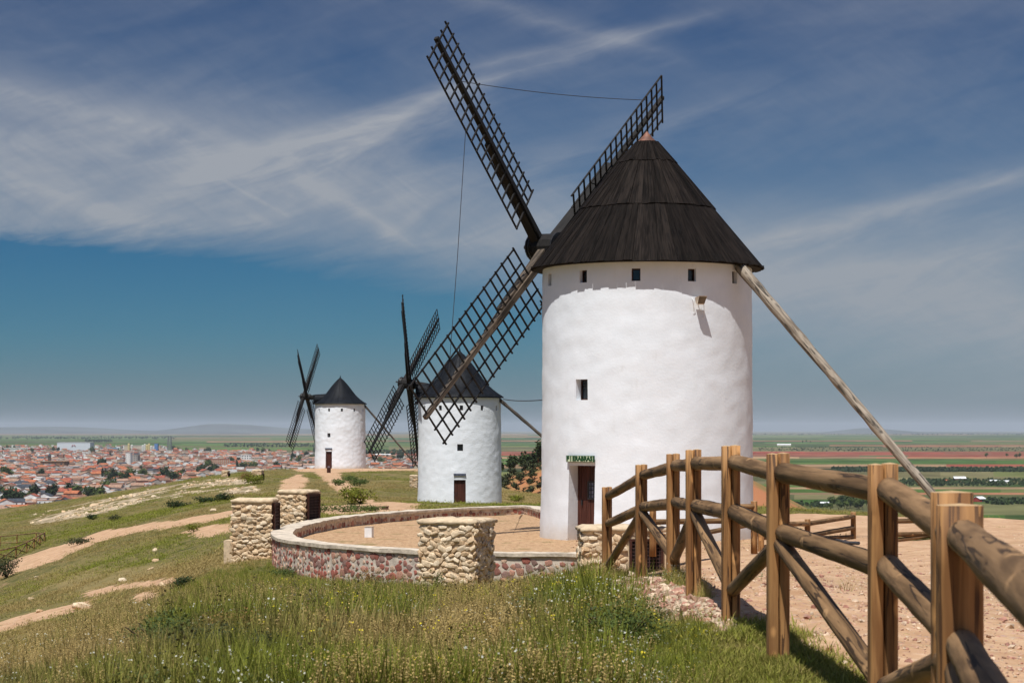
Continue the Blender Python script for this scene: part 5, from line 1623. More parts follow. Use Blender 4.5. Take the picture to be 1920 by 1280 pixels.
slab('apartment_block', 482, 869, 18, 12, 'cream apartment block right of the white one with the dark strip', 'apartment block', WM[1], WM[0], 3, 5, R(3), 12)
# long terraces with tile roofs near the foot of the hill
def terrace_row(px_c, py_b, wpx, label, wall, roof, h=5.2, rise=3.0, dep=12, rot=0.0, n=10):
    x, y, z = pp(px_c, py_b); w = wpx * y / F
    t_ = thing('terrace_row', (x, y, ZP), label, 'terrace', rotz=rot)
    wv, wf, rv, rf = house_geo(dep, w, h, rise, False)
    sw = lambda vs: [(-v[1], v[0] + dep / 2, v[2]) for v in vs]
    obj('wall', mk_mesh('wall', sw(wv), wf, wall), t_); ro = obj('roof', mk_mesh('roof', sw(rv), rf, roof), t_)
    wb_ = MB(); wb_.box((0, 0, 0), (1.3, 0.14, 1.5)); me_ = wb_.mesh('window', SHUT)
    for i in range(n):
        obj('window', me_, t_, (-w / 2 + w * (i + 0.5) / n, -0.02, 1.8))
        if i % 3 == 1:
            c_ = MB(); c_.box((0, 0, 0), (0.8, 0.8, 1.6)); obj('chimney', c_.mesh('chimney', wall), ro, (-w / 2 + w * (i + 0.5) / n, dep / 2 + 1.0, h + rise))
terrace_row(142, 930, 100, 'long dark brick terrace with brownish red roof nearest the hill', WM[2], plain_mat('terrace_roof', (0.27, 0.10, 0.065), 0.9, 0.2, 0.4), 4.4, 3.6, 16, R(5))
terrace_row(130, 914, 120, 'long terrace with pale walls and bright orange roof, behind the dark brick terrace', WM[1], RM[0], 4.6, 2.4, 11, R(9), 14)
terrace_row(60, 902, 110, 'long low terrace with orange tan roof left of the town trees', WM[1], plain_mat('terrace_roof_tan', (0.40, 0.20, 0.10), 0.9, 0.2, 0.4), 4.4, 2.2, 11, R(4), 12)
terrace_row(28, 936, 62, 'white terrace with dark slate roof at the left edge of the town', WM[0], RM[4], 5.0, 2.2, 10, R(-6), 8)
terrace_row(75, 939, 34, 'short white terrace with dark slate roof beside the dark brick terrace', WM[0], RM[4], 5.0, 2.2, 10, R(-12), 5)
# grain works with silos
x, y, z = pp(262, 847); k = y / F
gw = thing('silo_works', (x, y, ZP), 'cream factory with cluster of pale and blue silos at the far edge of town', 'factory')
q = MB(); q.box((-8 * k, 20, 6 * k), (44 * k, 30, 12 * k)); q.build('wall', WM[1], gw)
q = MB(); q.box((-8 * k, 20, 12.4 * k), (45 * k, 31, 0.8 * k)); q.build('roof', WM[3], gw)
for i, (dx_, hh_, c) in enumerate(((6, 12, 0), (10, 14, 0), (14, 13, 1), (18, 15, 1), (22, 11, 0), (-14, 13, 0), (-20, 15, 1))):
    q = MB(); q.lathe([(2.2 * k, 0), (2.2 * k, hh_ * k), (0.2, (hh_ + 1.2) * k)], 12); q.build('silo', plain_mat('silo_%d' % i, ((0.60, 0.58, 0.52), (0.58, 0.46, 0.20))[c], 0.7), gw, loc=(dx_ * k, -4, 0))
q = MB(); q.box((31 * k, 5, 8 * k), (6 * k, 20, 15 * k)); q.build('tower', plain_mat('blue_tower', (0.09, 0.20, 0.42), 0.7), gw)
x, y, z = pp(210, 846)
bw = thing('workshop', (x, y, ZP), 'low grey workshop with pale blue roof right of the white warehouse', 'workshop')
q = MB(); q.box((0, 15, 4), (34, 24, 10)); q.build('wall', WM[3], bw)
q = MB(); q.box((0, 15, 10), (36, 26, 2)); q.build('roof', plain_mat('blue_roof', (0.22, 0.34, 0.48), 0.7), bw)
x, y, z = pp(30, 846)
bw = thing('workshop', (x, y, ZP), 'long white workshop with flat roof at the far left edge of the town', 'workshop')
q = MB(); q.box((0, 15, 4), (110, 30, 10)); q.build('wall', WM[0], bw)
q = MB(); q.box((0, 15, 9.4), (112, 32, 1)); q.build('roof', WM[0], bw)
x, y, z = pp(72, 848)
bw = thing('workshop', (x, y, ZP), 'red roofed hall just left of the white warehouse', 'workshop')
q = MB(); q.box((0, 15, 4), (60, 30, 10)); q.build('wall', WM[1], bw)
q = MB(); q.box((0, 15, 10.5), (62, 32, 3)); q.build('roof', plain_mat('bright_red_roof', (0.42, 0.05, 0.05), 0.7), bw)
# lattice mast
x, y, z = pp(318, 847)
ms = thing('lattice_mast', (x, y, ZP), 'tall grey lattice mast rising from the far edge of the town', 'mast')
q = MB(); hh_ = 30 * y / F; wl = 7.0
for sx_ in (-1, 1):
    for sy_ in (-1, 1): q.bar((sx_ * wl, sy_ * wl, 0), (sx_ * wl * 0.55, sy_ * wl * 0.55, hh_), 1.1, 1.1)
q.build('mast_legs', plain_mat('mast_grey', (0.17, 0.18, 0.17), 0.8), ms)
q = MB()
for i in range(8):
    z0, z1 = hh_ * i / 8, hh_ * (i + 1) / 8; a = wl * (1 - 0.45 * i / 8); b_ = wl * (1 - 0.45 * (i + 1) / 8)
    for sy_ in (-1, 1):
        q.bar((-a, sy_ * a, z0), (b_, sy_ * b_, z1), 0.6, 0.6); q.bar((a, sy_ * a, z0), (-b_, sy_ * b_, z1), 0.6, 0.6); q.bar((-b_, sy_ * b_, z1), (b_, sy_ * b_, z1), 0.6, 0.6)
q.build('bracing', plain_mat('mast_grey_b', (0.17, 0.18, 0.17), 0.8), ms)
# trees of the town
tr_spots = [(196, 905, 6), (210, 909, 8), (222, 905, 7), (232, 912, 6), (247, 903, 5), (268, 899, 6), (276, 908, 5), (303, 905, 6), (316, 908, 7), (330, 908, 6), (205, 925, 6), (152, 940, 5), (165, 944, 5), (130, 938, 4), (180, 945, 5),
            (378, 893, 8), (392, 894, 6), (405, 890, 9), (386, 884, 6), (340, 898, 6), (420, 893, 5), (60, 946, 5), (35, 950, 5), (15, 957, 6), (90, 945, 4), (12, 900, 6), (8, 936, 5), (80, 905, 3), (272, 885, 4), (192, 880, 4), (212, 862, 3), (170, 850, 8), (178, 849, 7), (55, 851, 6), (102, 849, 4),
            (450, 884, 6), (470, 886, 5), (520, 884, 5), (440, 868, 4), (590, 866, 8), (575, 858, 7), (560, 862, 6), (585, 850, 6), (552, 872, 6), (574, 878, 6), (500, 852, 5), (480, 848, 4), (700, 868, 8), (715, 872, 8), (730, 862, 7), (745, 866, 7), (760, 858, 6), (690, 858, 6), (772, 868, 7), (650, 856, 6), (330, 846, 4), (345, 847, 4), (380, 848, 4), (395, 849, 5), (20, 842, 4), (0, 846, 5), (-5, 915, 7)]
for (px_, py_, cnt) in tr_spots:
    for _ in range(max(1, cnt // 2)):
        x, y, z = pp(px_ + rr.uniform(-8, 8), py_ + rr.uniform(-1.5, 1.5))
        plant_tree(rr.choices(('round', 'pine', 'cypress'), (5, 4, 1))[0], (x, y, ZP), 1.75 * rr.uniform(0.8, 1.4), 'dark green tree among the houses, ' + where(px_, py_), 'trees among the houses of the town', rr)
# grove and farm buildings on the plain to the right
for i in range(34):
    x, y, z = pp(rr.uniform(1556, 1626), rr.uniform(945, 957))
    plant_tree('round' if i % 3 else 'pine', (x, y, ZP), 1.05, 'dark tree in the small square grove below the log fence', 'trees of the small grove on the plain', rr)
for (px_, py_) in ((1888, 856), (1461, 846), (1512, 829), (1505, 830), (1519, 830), (1528, 914), (1850, 858), (1905, 859), (1912, 858), (1640, 901), (1420, 815), (1452, 816)):
    x, y, z = pp(px_, py_)
    plant_tree('round', (x, y, ZP), 1.5, 'lone dark tree in the open fields of the plain', 'lone trees in the fields', rr)
def barn(px_c, py_b, wpx, hpx, label, wall, roof, rise=2.5, rot=0.0):
    x, y, z = pp(px_c, py_b); k = y / F
    t_ = thing('barn', (x, y, ZP), label, 'barn', rotz=rot)
    wv, wf, rv, rf = house_geo(9, wpx * k, hpx * k * 0.6, hpx * k * 0.45, False)
    sw = lambda vs: [(-v[1], v[0], v[2]) for v in vs]
    obj('wall', mk_mesh('wall', sw(wv), wf, wall), t_); obj('roof', mk_mesh('roof', sw(rv), rf, roof), t_)
    d_ = MB(); d_.box((0, -4.55, 1.2), (2.4, 0.12, 2.4)); d_.build('door', SHUT, t_)
wr_ = plain_mat('white_sheet', (0.72, 0.72, 0.70), 0.6, 0.08, 0.2)
barn(1799, 901, 22, 7.5, 'white roofed barn, the largest among the farm buildings on the plain', WM[2], wr_)
barn(1864, 904, 17, 4.5, 'low white shed left of a pair on the plain', WM[0], wr_)
barn(1883, 905, 17, 4.5, 'low white shed right of a pair on the plain', WM[0], wr_)
barn(1836, 940, 17, 9, 'red walled shed with white gable by the dark hedge', plain_mat('red_shed', (0.34, 0.05, 0.04), 0.8), wr_, rot=R(35))
barn(1547, 947, 18, 6, 'pale farmhouse beside the small grove', WM[1], wr_)
barn(1470, 836, 26, 4, 'long pale farm building far out among the green fields', WM[1], wr_)
barn(1776, 903, 12, 4, 'small red roofed farmhouse left of the largest barn', WM[0], RM[0])
barn(720, 856, 40, 5, 'long white farm building between the far and the middle mill', WM[0], wr_)
# bands of orchard trees and hedges: too many to count, low dark rows
def tree_band(name, px0, px1, py0, py1, n, s, seed, label):
    r_ = random.Random(seed); vs = []; fs = []
    for i in range(n):
        x, y, z = pp(r_.uniform(px0, px1), r_.uniform(py0, py1))
        q = s * r_.uniform(0.7, 1.3)
        for k in range(7):
            a = Vector((r_.gauss(0, 1), r_.gauss(0, 1), r_.gauss(0, 1))).normalized(); b_ = a.orthogonal().normalized()
            c = Vector((x, y, ZP + q * 0.7)) + Vector((r_.uniform(-.6, .6), r_.uniform(-.6, .6), r_.uniform(-.5, .6))) * q
            k0 = len(vs); vs += [c - a * q * .6, c + b_ * q * .6, c + a * q * .6, c - b_ * q * .6]; fs.append((k0, k0 + 1, k0 + 2, k0 + 3))
    tag(obj(name, mk_mesh(name, vs, fs, M['pine'])), label, 'trees', None, 'stuff')
tree_band('orchard', 1560, 1930, 878.5, 884.5, 1500, 2.6, 1, 'dark band of orchard trees across the fields on the right')
tree_band('orchard', 1690, 1930, 900, 911, 500, 2.2, 2, 'dark rows of trees around the farm buildings on the right')
tree_band('hedge', 1850, 1960, 938, 946, 160, 2.2, 3, 'dark hedge running right of the red walled shed')
tree_band('hedge', 1440, 1560, 943, 952, 170, 1.6, 4, 'dark hedge left of the small grove')
tree_band('scrub', 1420, 1930, 838, 846, 500, 2.2, 5, 'scattered scrub on the pale strip of the plain')
tree_band('treeline', 1400, 1930, 814, 815.5, 150, 9.0, 6, 'thin line of far trees along the right horizon')
tree_band('orchard', 420, 620, 832, 838, 300, 3.5, 7, 'dark orchard rows in the green plain beyond the town')
tree_band('orchard', -60, 330, 819, 823, 260, 7.0, 8, 'dark tree rows beyond the warehouse')
tree_band('orchard', 160, 210, 826, 828.5, 120, 6.0, 9, 'dark clump of trees right of the warehouse')
tree_band('treeline', 680, 785, 845, 852, 150, 4.0, 10, 'dark trees beyond the roofs between the far and the middle mill')

# ------------------------------------------------------------------ shrubs on the hill
def shrub(px_, py_, d, w, h, mat, label, seed, n=500, size=0.05, stems=6, cat='shrub', dmin=None):
    if d is None: x, y, z = gp(px_, py_)
    else: x, y, z = gx(px_, d)
    t_ = thing('shrub', (x, y, z - 0.03), label, cat)
    obj('foliage', leaf_cloud('foliage', int(n * 1.7), w * .45, w * .45, h * .48, size * .62, M[mat], seed, h * 0.45, 9), t_)
    q = MB(); r_ = random.Random(seed)
    for i in range(stems):
        a = r_.uniform(0, 6.28); q.tube([(0, 0, 0), (math.cos(a) * w * 0.15, math.sin(a) * w * 0.15, h * 0.4), (math.cos(a) * w * 0.3, math.sin(a) * w * 0.3, h * 0.6)], [0.012 * w, 0.008 * w, 0.003 * w], 4)
    q.build('stems', M['bark'], t_)
shrub(676, 945, None, 2.6, 1.0, 'broom', 'yellow green broom bush left of the middle mill', 1, 700, 0.10)
shrub(655, 900, 195, 2.2, 0.8, 'leaf', 'round green bush by the path to the farthest mill', 2, 420, 0.10)
shrub(635, 905, 185, 1.8, 0.7, 'leaf', 'green bush on the edge of the path to the farthest mill', 3, 400, 0.10)
shrub(672, 908, 185, 2.4, 0.9, 'leaf', 'larger green bush in the grass between path and middle mill', 4, 450, 0.10)
shrub(477, 893, 190, 2.6, 1.1, 'broom', 'yellow broom bush in front of the stone box on the ridge', 5, 500, 0.12)
shrub(466, 884, 198, 1.8, 1.1, 'dry_leaf', 'brown dry bush beside the yellow broom on the ridge', 6, 400, 0.12)
shrub(12, 1005, 100, 2.0, 1.5, 'olive_leaf', 'tall thin olive green bush at the left edge of the hillside', 7, 900, 0.07, 14)
shrub(340, 940, 140, 2.6, 0.7, 'pine', 'dark low bush above the dirt path on the left hillside', 8, 450, 0.10)
shrub(175, 968, 165, 1.3, 0.6, 'pine', 'small dark bush below the rocky ledge', 9, 300, 0.09)
shrub(385, 938, 140, 1.9, 0.7, 'pine', 'dark bush between the path and the rocky ledge', 10, 350, 0.10)
shrub(420, 940, 135, 1.5, 0.7, 'pine', 'dark bush just above the left end of the curved wall', 11, 350, 0.10)
shrub(350, 1079, 43, 0.75, 0.42, 'pine', 'grey dark bush on the grassy crest left of the curved wall', 12, 500, 0.035)
shrub(150, 1003, 112, 1.9, 0.45, 'olive_leaf', 'flat dark bush at the upper edge of the dirt path', 13, 300, 0.08)
shrub(364, 1000, 90, 0.9, 0.45, 'broom', 'small yellow flowering bush left of the taller stone hut', 14, 320, 0.05)
shrub(210, 963, 150, 1.8, 0.6, 'olive_leaf', 'olive green bush in the middle of the left hillside', 15, 300, 0.08)
shrub(600, 975, 78, 1.6, 0.5, 'leaf', 'green bush behind the curved wall', 16, 450, 0.06)
shrub(650, 967, 79, 2.1, 0.45, 'leaf', 'spreading green bush behind the curved wall near the wooden box', 17, 500, 0.06)
shrub(700, 962, 80, 1.4, 0.35, 'leaf', 'low green bush behind the curved wall next to the wooden box', 18, 350, 0.06)
shrub(970, 935, 160, 1.8, 0.7, 'broom', 'yellow green bush in the weeds right of the middle mill', 19, 350, 0.10)
shrub(905, 1102, 42.6, 0.55, 0.42, 'olive_leaf', 'olive green bush at the shadowed foot of the broad stone hut', 20, 600, 0.028)
shrub(845, 1125, 36, 0.95, 0.42, 'olive_leaf', 'wide grey green bush in front of the broad stone hut', 21, 800, 0.028)
shrub(530, 1085, 47, 0.9, 0.45, 'leaf', 'green bush at the foot of the left end of the curved wall', 22, 600, 0.03)
shrub(820, 1085, 42.5, 0.3, 0.7, 'leaf', 'single upright green plant against the broad stone hut', 23, 160, 0.03)
shrub(690, 1062, 47.2, 0.9, 0.55, 'dry_leaf', 'brown dry bush leaning on the outside of the curved wall', 24, 420, 0.03)
for i, (px_, py_, w_, h_, m_, lab) in enumerate(((447, 1215, .62, .30, 'dry_leaf', 'dry grey brown bush in the tall grass of the near slope'), (300, 1235, .75, .34, 'leaf', 'dark green leafy bush in the near grass by the straw coloured patch'), (380, 1255, .7, .3, 'olive_leaf', 'grey green low bush at the bottom of the near slope'),
        (640, 1205, .6, .28, 'leaf', 'leafy bush in the middle of the near slope, in front of the wall'), (520, 1260, .5, .25, 'olive_leaf', 'silvery low herb bush at the lower edge of the near slope'), (1010, 1200, .55, .36, 'leaf', 'bright leafy clump with whitish flowers left of the log fence'), (1160, 1240, .7, .42, 'leaf', 'tall leafy clump with flowers at the lower edge, left of the log fence'), (880, 1250, .5, .28, 'broom', 'yellow green low bush at the lower edge of the near slope'))):
    shrub(px_, py_, None, w_ * 1.1, h_ * 1.3, m_, lab, 40 + i, 1900, 0.017, 8)
# stones scattered on the hillside
for i, (px_, py_, s) in enumerate(((60, 1125, 0.28), (152, 1140, 0.5), (75, 1147, 0.25), (68, 1082, 0.16), (282, 1068, 0.2), (290, 1032, 0.25), (292, 1052, 0.22), (230, 1090, 0.3), (305, 1100, 0.3), (400, 958, 0.3))):
    x, y, z = gp(px_, py_)
    o = obj('rock', tan_st[i], None, (x, y, z + s * 0.08), (0.1 * i, 0.2, i), scale=(s * 1.3, s, s * 0.6))
    tag(o, ('pale rock lying in the thin grass of the left hillside'), 'rock', 'pale rocks on the left hillside')

# ------------------------------------------------------------------ ground cover: instanced tufts (nobody could count them)
def blade(vs, fs, x, y, h, w, lean, a, curl, seg=3):
    d = Vector((math.cos(a), math.sin(a), 0)); s = Vector((-d.y, d.x, 0))
    k0 = len(vs)
    for i in range(seg + 1):
        t_ = i / seg
        p = Vector((x, y, 0)) + d * (lean * t_ + curl * t_ * t_) + Vector((0, 0, h * (t_ - 0.18 * curl / max(h, .01) * t_ * t_)))
        ww = w * (1 - t_ ** 1.5) + 0.0006
        vs += [p - s * ww / 2, p + s * ww / 2]
    for i in range(seg): fs.append((k0 + 2 * i, k0 + 2 * i + 1, k0 + 2 * i + 3, k0 + 2 * i + 2))
def quad(vs, fs, p, s, r_):
    a = Vector((r_.gauss(0, 1), r_.gauss(0, 1), r_.gauss(0, .6))).normalized(); b_ = a.orthogonal().normalized()
    k0 = len(vs); vs += [p - a * s, p - b_ * s * .8, p + a * s, p + b_ * s * .8]; fs.append((k0, k0 + 1, k0 + 2, k0 + 3))
M['g_green'] = foliage_mat('grass_green', (0.198, 0.226, 0.036), 0.35, 0.45, True)
M['g_dry'] = foliage_mat('grass_dry', (0.46, 0.345, 0.145), 0.3, 0.35, True)
M['g_herb'] = foliage_mat('herb_green', (0.105, 0.140, 0.040), 0.3, 0.45, True)
M['g_grey'] = foliage_mat('herb_grey', (0.125, 0.145, 0.09), 0.25, 0.35)
M['fl_yellow'] = plain_mat('petal_yellow', (0.58, 0.46, 0.02), 0.7, 0.15)
M['fl_white'] = plain_mat('petal_white', (0.46, 0.45, 0.36), 0.7, 0.1)
M['g_dark'] = foliage_mat('weed_dark', (0.10, 0.085, 0.038), 0.15, 0.4)
def src(name, verts, faces, mats, midx=None): return bpy.data.objects.new(name, mk_mesh(name, verts, faces, mats, False, midx))
def make_sources(kind, nvar):
    out = []
    for v in range(nvar):
        r_ = random.Random(v * 13 + len(kind)); vs = []; fs = []; mi = []
        if kind == 'grass':
            for i in range(22): blade(vs, fs, r_.gauss(0, .055), r_.gauss(0, .055), r_.uniform(.06, .24) * (1.35 if v % 3 == 0 else 1), r_.uniform(.004, .009), r_.uniform(0, .07), r_.uniform(0, 6.28), r_.uniform(.02, .12))
            mats = M['g_green']; mi = [0] * len(fs)
        elif kind == 'dry':
            for i in range(16):
                a = r_.uniform(0, 6.28); h = r_.uniform(.12, .32); x, y = r_.gauss(0, .06), r_.gauss(0, .06); ln = r_.uniform(0, .1)
                blade(vs, fs, x, y, h, .0045, ln, a, .05)
                top = Vector((x + math.cos(a) * (ln + .05), y + math.sin(a) * (ln + .05), h * .98))
                for q in range(3): quad(vs, fs, top - Vector((0, 0, .020 * q)), .007, r_)
            mats = M['g_dry']; mi = [0] * len(fs)
        elif kind == 'herb':
            for i in range(9):
                a = r_.uniform(0, 6.28); h = r_.uniform(.06, .18); x, y = r_.gauss(0, .05), r_.gauss(0, .05)
                blade(vs, fs, x, y, h, .006, r_.uniform(.02, .1), a, .03)
                for q in range(9):
                    t_ = r_.uniform(.2, 1); quad(vs, fs, Vector((x + math.cos(a) * .08 * t_ + r_.gauss(0, .025), y + math.sin(a) * .08 * t_ + r_.gauss(0, .025), h * t_)), r_.uniform(.006, .013), r_)
            mats = M['g_herb']; mi = [0] * len(fs)
        elif kind in ('yellow', 'white'):
            for i in range(8):
                a = r_.uniform(0, 6.28); h = r_.uniform(.12, .30); x, y = r_.gauss(0, .08), r_.gauss(0, .08); ln = r_.uniform(.02, .1)
                n0 = len(fs); blade(vs, fs, x, y, h, .005, ln, a, .03)
                for q in range(5): quad(vs, fs, Vector((x + r_.gauss(0, .02), y + r_.gauss(0, .02), h * r_.uniform(.2, .8))), .014, r_)
                mi += [0] * (len(fs) - n0)
                top = Vector((x + math.cos(a) * (ln + .03), y + math.sin(a) * (ln + .03), h))
                n0 = len(fs)
                for q in range(3 if kind == 'yellow' else 2): quad(vs, fs, top + Vector((r_.gauss(0, .014), r_.gauss(0, .014), r_.gauss(0, .012))), r_.uniform(.006, .010), r_)
                mi += [1] * (len(fs) - n0)
            mats = [M['g_green'] if kind == 'yellow' else M['g_herb'], M['fl_yellow'] if kind == 'yellow' else M['fl_white']]
        elif kind == 'grey':
            for i in range(26): blade(vs, fs, r_.gauss(0, .05), r_.gauss(0, .05), r_.uniform(.08, .24), .007, r_.uniform(.03, .13), r_.uniform(0, 6.28), .02, 2)
            mats = M['g_grey']; mi = [0] * len(fs)
        elif kind == 'weed':
            for i in range(5):
                a = r_.uniform(0, 6.28); h = r_.uniform(.25, .55); blade(vs, fs, r_.gauss(0, .04), r_.gauss(0, .04), h, .008, .06, a, .03)
                for q in range(8): quad(vs, fs, Vector((math.cos(a) * .06 * q / 8 + r_.gauss(0, .02), math.sin(a) * .06 * q / 8 + r_.gauss(0, .02), h * (.35 + .65 * q / 8))), r_.uniform(.008, .016), r_)
            mats = M['g_dark']; mi = [0] * len(fs)
        elif kind == 'broad':      # low matted tuft for the far hillside
            for i in range(26): blade(vs, fs, r_.gauss(0, .26), r_.gauss(0, .26), r_.uniform(.03, .105), r_.uniform(.014, .03), r_.uniform(0, .08), r_.uniform(0, 6.28), r_.uniform(.02, .06), 2)
            mats = M['g_green']; mi = [0] * len(fs)
        elif kind == 'lawn':
            for i in range(40): blade(vs, fs, r_.gauss(0, .07), r_.gauss(0, .07), r_.uniform(.02, .055), .005, r_.uniform(0, .03), r_.uniform(0, 6.28), .02, 2)
            mats = M['g_green']; mi = [0] * len(fs)
        elif kind in ('chip', 'rubble'):
            bm = bmesh.new(); bmesh.ops.create_icosphere(bm, subdivisions=1, radius=0.03)
            for w_ in bm.verts: w_.co = w_.co * r_.uniform(.6, 1.3); w_.co.z *= .55
            me_ = bpy.data.meshes.new('chip'); bm.to_mesh(me_); bm.free(); me_.materials.append(M['chip%d' % (v % 3)] if kind == 'chip' else M['tan%d' % (v % 4)])
            out.append(bpy.data.objects.new('chip', me_)); continue
        out.append(src(kind + '_tuft', vs, fs, mats, mi))
    return out
for i, c in enumerate([(0.44, 0.28, 0.19), (0.34, 0.17, 0.12), (0.56, 0.42, 0.29)]): M['chip%d' % i] = plain_mat('chip_%d' % i, c, 0.9, 0.3, 20, rnd=0.25)

def scatter(name, kind, nvar, X, Y, S, tint, label, tilt=0.12, zoff=-0.01):
    col = bpy.data.collections.new(name + '_source')
    for o in make_sources(kind, nvar): col.objects.link(o)
    n = len(X)
    Z = terr(X, Y) + zoff
    me = bpy.data.meshes.new(name)
    me.vertices.add(n); me.vertices.foreach_set('co', np.c_[X, Y, Z].astype(np.float32).ravel())
    def attr(nm, ty, data, key='value'):
        a = me.attributes.new(nm, ty, 'POINT'); a.data.foreach_set(key, data)
    attr('pick', 'INT', RNG.integers(0, nvar, n).astype(np.int32))
    attr('rot', 'FLOAT_VECTOR', np.c_[RNG.normal(0, tilt, n), RNG.normal(0, tilt, n), RNG.uniform(0, 6.283, n)].astype(np.float32).ravel(), 'vector')
    attr('size', 'FLOAT', S.astype(np.float32))
    attr('tint', 'FLOAT', tint.astype(np.float32))
    o = obj(name, me)
    tag(o, label, 'ground cover', None, 'stuff')
    ng = bpy.data.node_groups.new(name + '_nodes', 'GeometryNodeTree')
    ng.interface.new_socket('Geometry', in_out='INPUT', socket_type='NodeSocketGeometry')
    ng.interface.new_socket('Geometry', in_out='OUTPUT', socket_type='NodeSocketGeometry')
    N = ng.nodes; L = ng.links
    gi = N.new('NodeGroupInput'); go = N.new('NodeGroupOutput')
    iop = N.new('GeometryNodeInstanceOnPoints'); ci = N.new('GeometryNodeCollectionInfo')
    ci.inputs['Collection'].default_value = col
    ci.inputs['Separate Children'].default_value = True; ci.inputs['Reset Children'].default_value = True
    def na(nm, ty):
        a = N.new('GeometryNodeInputNamedAttribute'); a.data_type = ty; a.inputs['Name'].default_value = nm; return a.outputs[0]
    m2p = N.new('GeometryNodeMeshToPoints')
    L.new(gi.outputs[0], m2p.inputs['Mesh']); L.new(m2p.outputs[0], iop.inputs['Points'])
    L.new(ci.outputs[0], iop.inputs['Instance']); iop.inputs['Pick Instance'].default_value = True
    L.new(na('pick', 'INT'), iop.inputs['Instance Index'])
    L.new(na('rot', 'FLOAT_VECTOR'), iop.inputs['Rotation']); L.new(na('size', 'FLOAT'), iop.inputs['Scale'])
    L.new(iop.outputs[0], go.inputs[0])
    md = o.modifiers.new('scatter', 'NODES'); md.node_group = ng
    return o

def sample(n, d0, d1, a0=-0.262, a1=0.262, power=1.0):
    """points over the visible wedge of the hill, denser close to the camera"""
    u = RNG.random(n)
    d = d0 * (d1 / d0) ** u if power == 1.0 else d0 + (d1 - d0) * u ** power
    a = RNG.uniform(a0, a1, n)
    return a * d, d
HUTS = [(c.location.x, c.location.y) for c in bpy.data.objects if c.name.startswith('stone_hut')]
def keep_grass(X, Y, thin=0.04):
    b, r, dd = masks(X, Y)
    k = RNG.random(len(X))
    ok = (b < 0.5) | (k < thin)
    ok &= (r < 0.5) | (k < np.where(Y < 60, 0.02, 0.22))
    ok &= ~pip(X, Y, [(p[0], p[1]) for p in outs] + [(9, 60), (6, 47)])
    ok &= fall(X, Y) < 6
    for c_, rad_ in ((b1, 3.2), (b2, 3.2), (b3, 3.2)): ok &= np.hypot(X - c_.x, Y - c_.y) > rad_
    ok &= ~((np.hypot(X - b2.x, Y - b2.y) < 5.5) & (Y < b2.y))
    for hx_, hy_ in HUTS: ok &= ~((abs(X - hx_) < 0.55) & (Y > hy_ - 0.05) & (Y < hy_ + 1.2))
    return ok, dd
zone = lambda X, Y, s, o: fbm(X * s + o, Y * s * 0.6 + o, 4)
lush = lambda X, Y: np.exp(-((X / Y + 0.125) / 0.05) ** 2 - ((Y - 42) / 12.0) ** 2) + np.exp(-((X / Y - 0.04) / 0.042) ** 2 - ((Y - 15.5) / 4.5) ** 2) + 0.7 * np.exp(-((X / Y + 0.10) / 0.05) ** 2 - ((Y - 19) / 6.0) ** 2)      # fresh growth along the crest left of the wall
CREST = lambda X, Y: np.interp(X / Y, [-.27, -.249, -.213, -.174, -.16, -.145], [19, 20, 26, 33, 43, 56])
def put(name, kind, nvar, n, d0, d1, label, size=(0.7, 1.4), cond=None, a=(-0.262, 0.262), dens=None, tintf=None, thin=0.001, tilt=0.12, grow=0.0):
    X, Y = sample(n, d0, d1, *a)
    ok, dd = keep_grass(X, Y, thin)
    cr_ = CREST(X, Y) + RNG.normal(0, 1.0, n)
    if d1 < 60 and d0 > 10: ok &= Y < cr_
    elif d1 > 200: ok &= Y > cr_
    if cond is not None: ok &= cond(X, Y, dd)
    X, Y, dd = X[ok], Y[ok], dd[ok]
    S = RNG.uniform(*size, len(X)) * (1 + grow * np.clip((Y - 12) / 40, 0, 1))
    if d1 > 200: S *= np.interp(Y, [20, 90, 180], [0.45, 0.7, 1.0])
    elif d0 > 10: S *= (0.50 + 0.85 * zone(X, Y, 0.8, 61) + 0.18 * lush(X, Y)) * np.interp(Y, [10, 30, 45], [1.0, .85, .62]) * np.interp(X / Y, [-.25, -.17, .045, .075], [.55, .95, 1.0, .5])
    z = zone(X, Y, 0.35, 3.0)
    tint = np.clip((z - 0.53) * 4.5 + RNG.normal(0, .14, len(X)) + dd * 0.65 - 0.9 * lush(X, Y), 0, 1) if tintf is None else tintf(X, Y, dd)
    return scatter(name, kind, nvar, X, Y, S, tint, label, tilt)
left_of_fence = lambda X, Y: X < np.interp(Y, FY, FX, left=1.0, right=3.0) - 0.1
# mown looking patch at the foot of the fence, lower right
lawn = lambda X, Y, dd: (Y < 13.9 + 1.2 * (zone(X, Y, 1.0, 15) - .5)) & (X > 0.10 * Y - 0.25 + 0.25 * (zone(X, Y, 1.2, 9) - .5)) & (X < np.interp(Y, FY, FX) + 0.25) & (Y > 8)
nl = lambda X, Y, dd: ~((Y < 16.5) & (X > 0.10 * Y - 0.05))
shade = lambda X, Y, a, b: RNG.random(len(X)) < np.clip((zone(X, Y, 0.5, a) - b) * 6, 0, 1)
put('grass', 'grass', 6, 48000, 10.5, 56, 'rough green grass covering the near slope', (0.7, 1.5), lambda X, Y, dd: nl(X, Y, dd) & (RNG.random(len(X)) < 1.0 - 0.6 * dd), grow=0.0)
put('dry_grass', 'dry', 6, 42000, 10.5, 56, 'dry straw coloured grass among the green on the near slope', (0.6, 1.2), lambda X, Y, dd: nl(X, Y, dd) & ((dd > .5) | shade(X, Y, 21, .50)), tintf=lambda X, Y, dd: np.full(len(X), .35), grow=0.0)
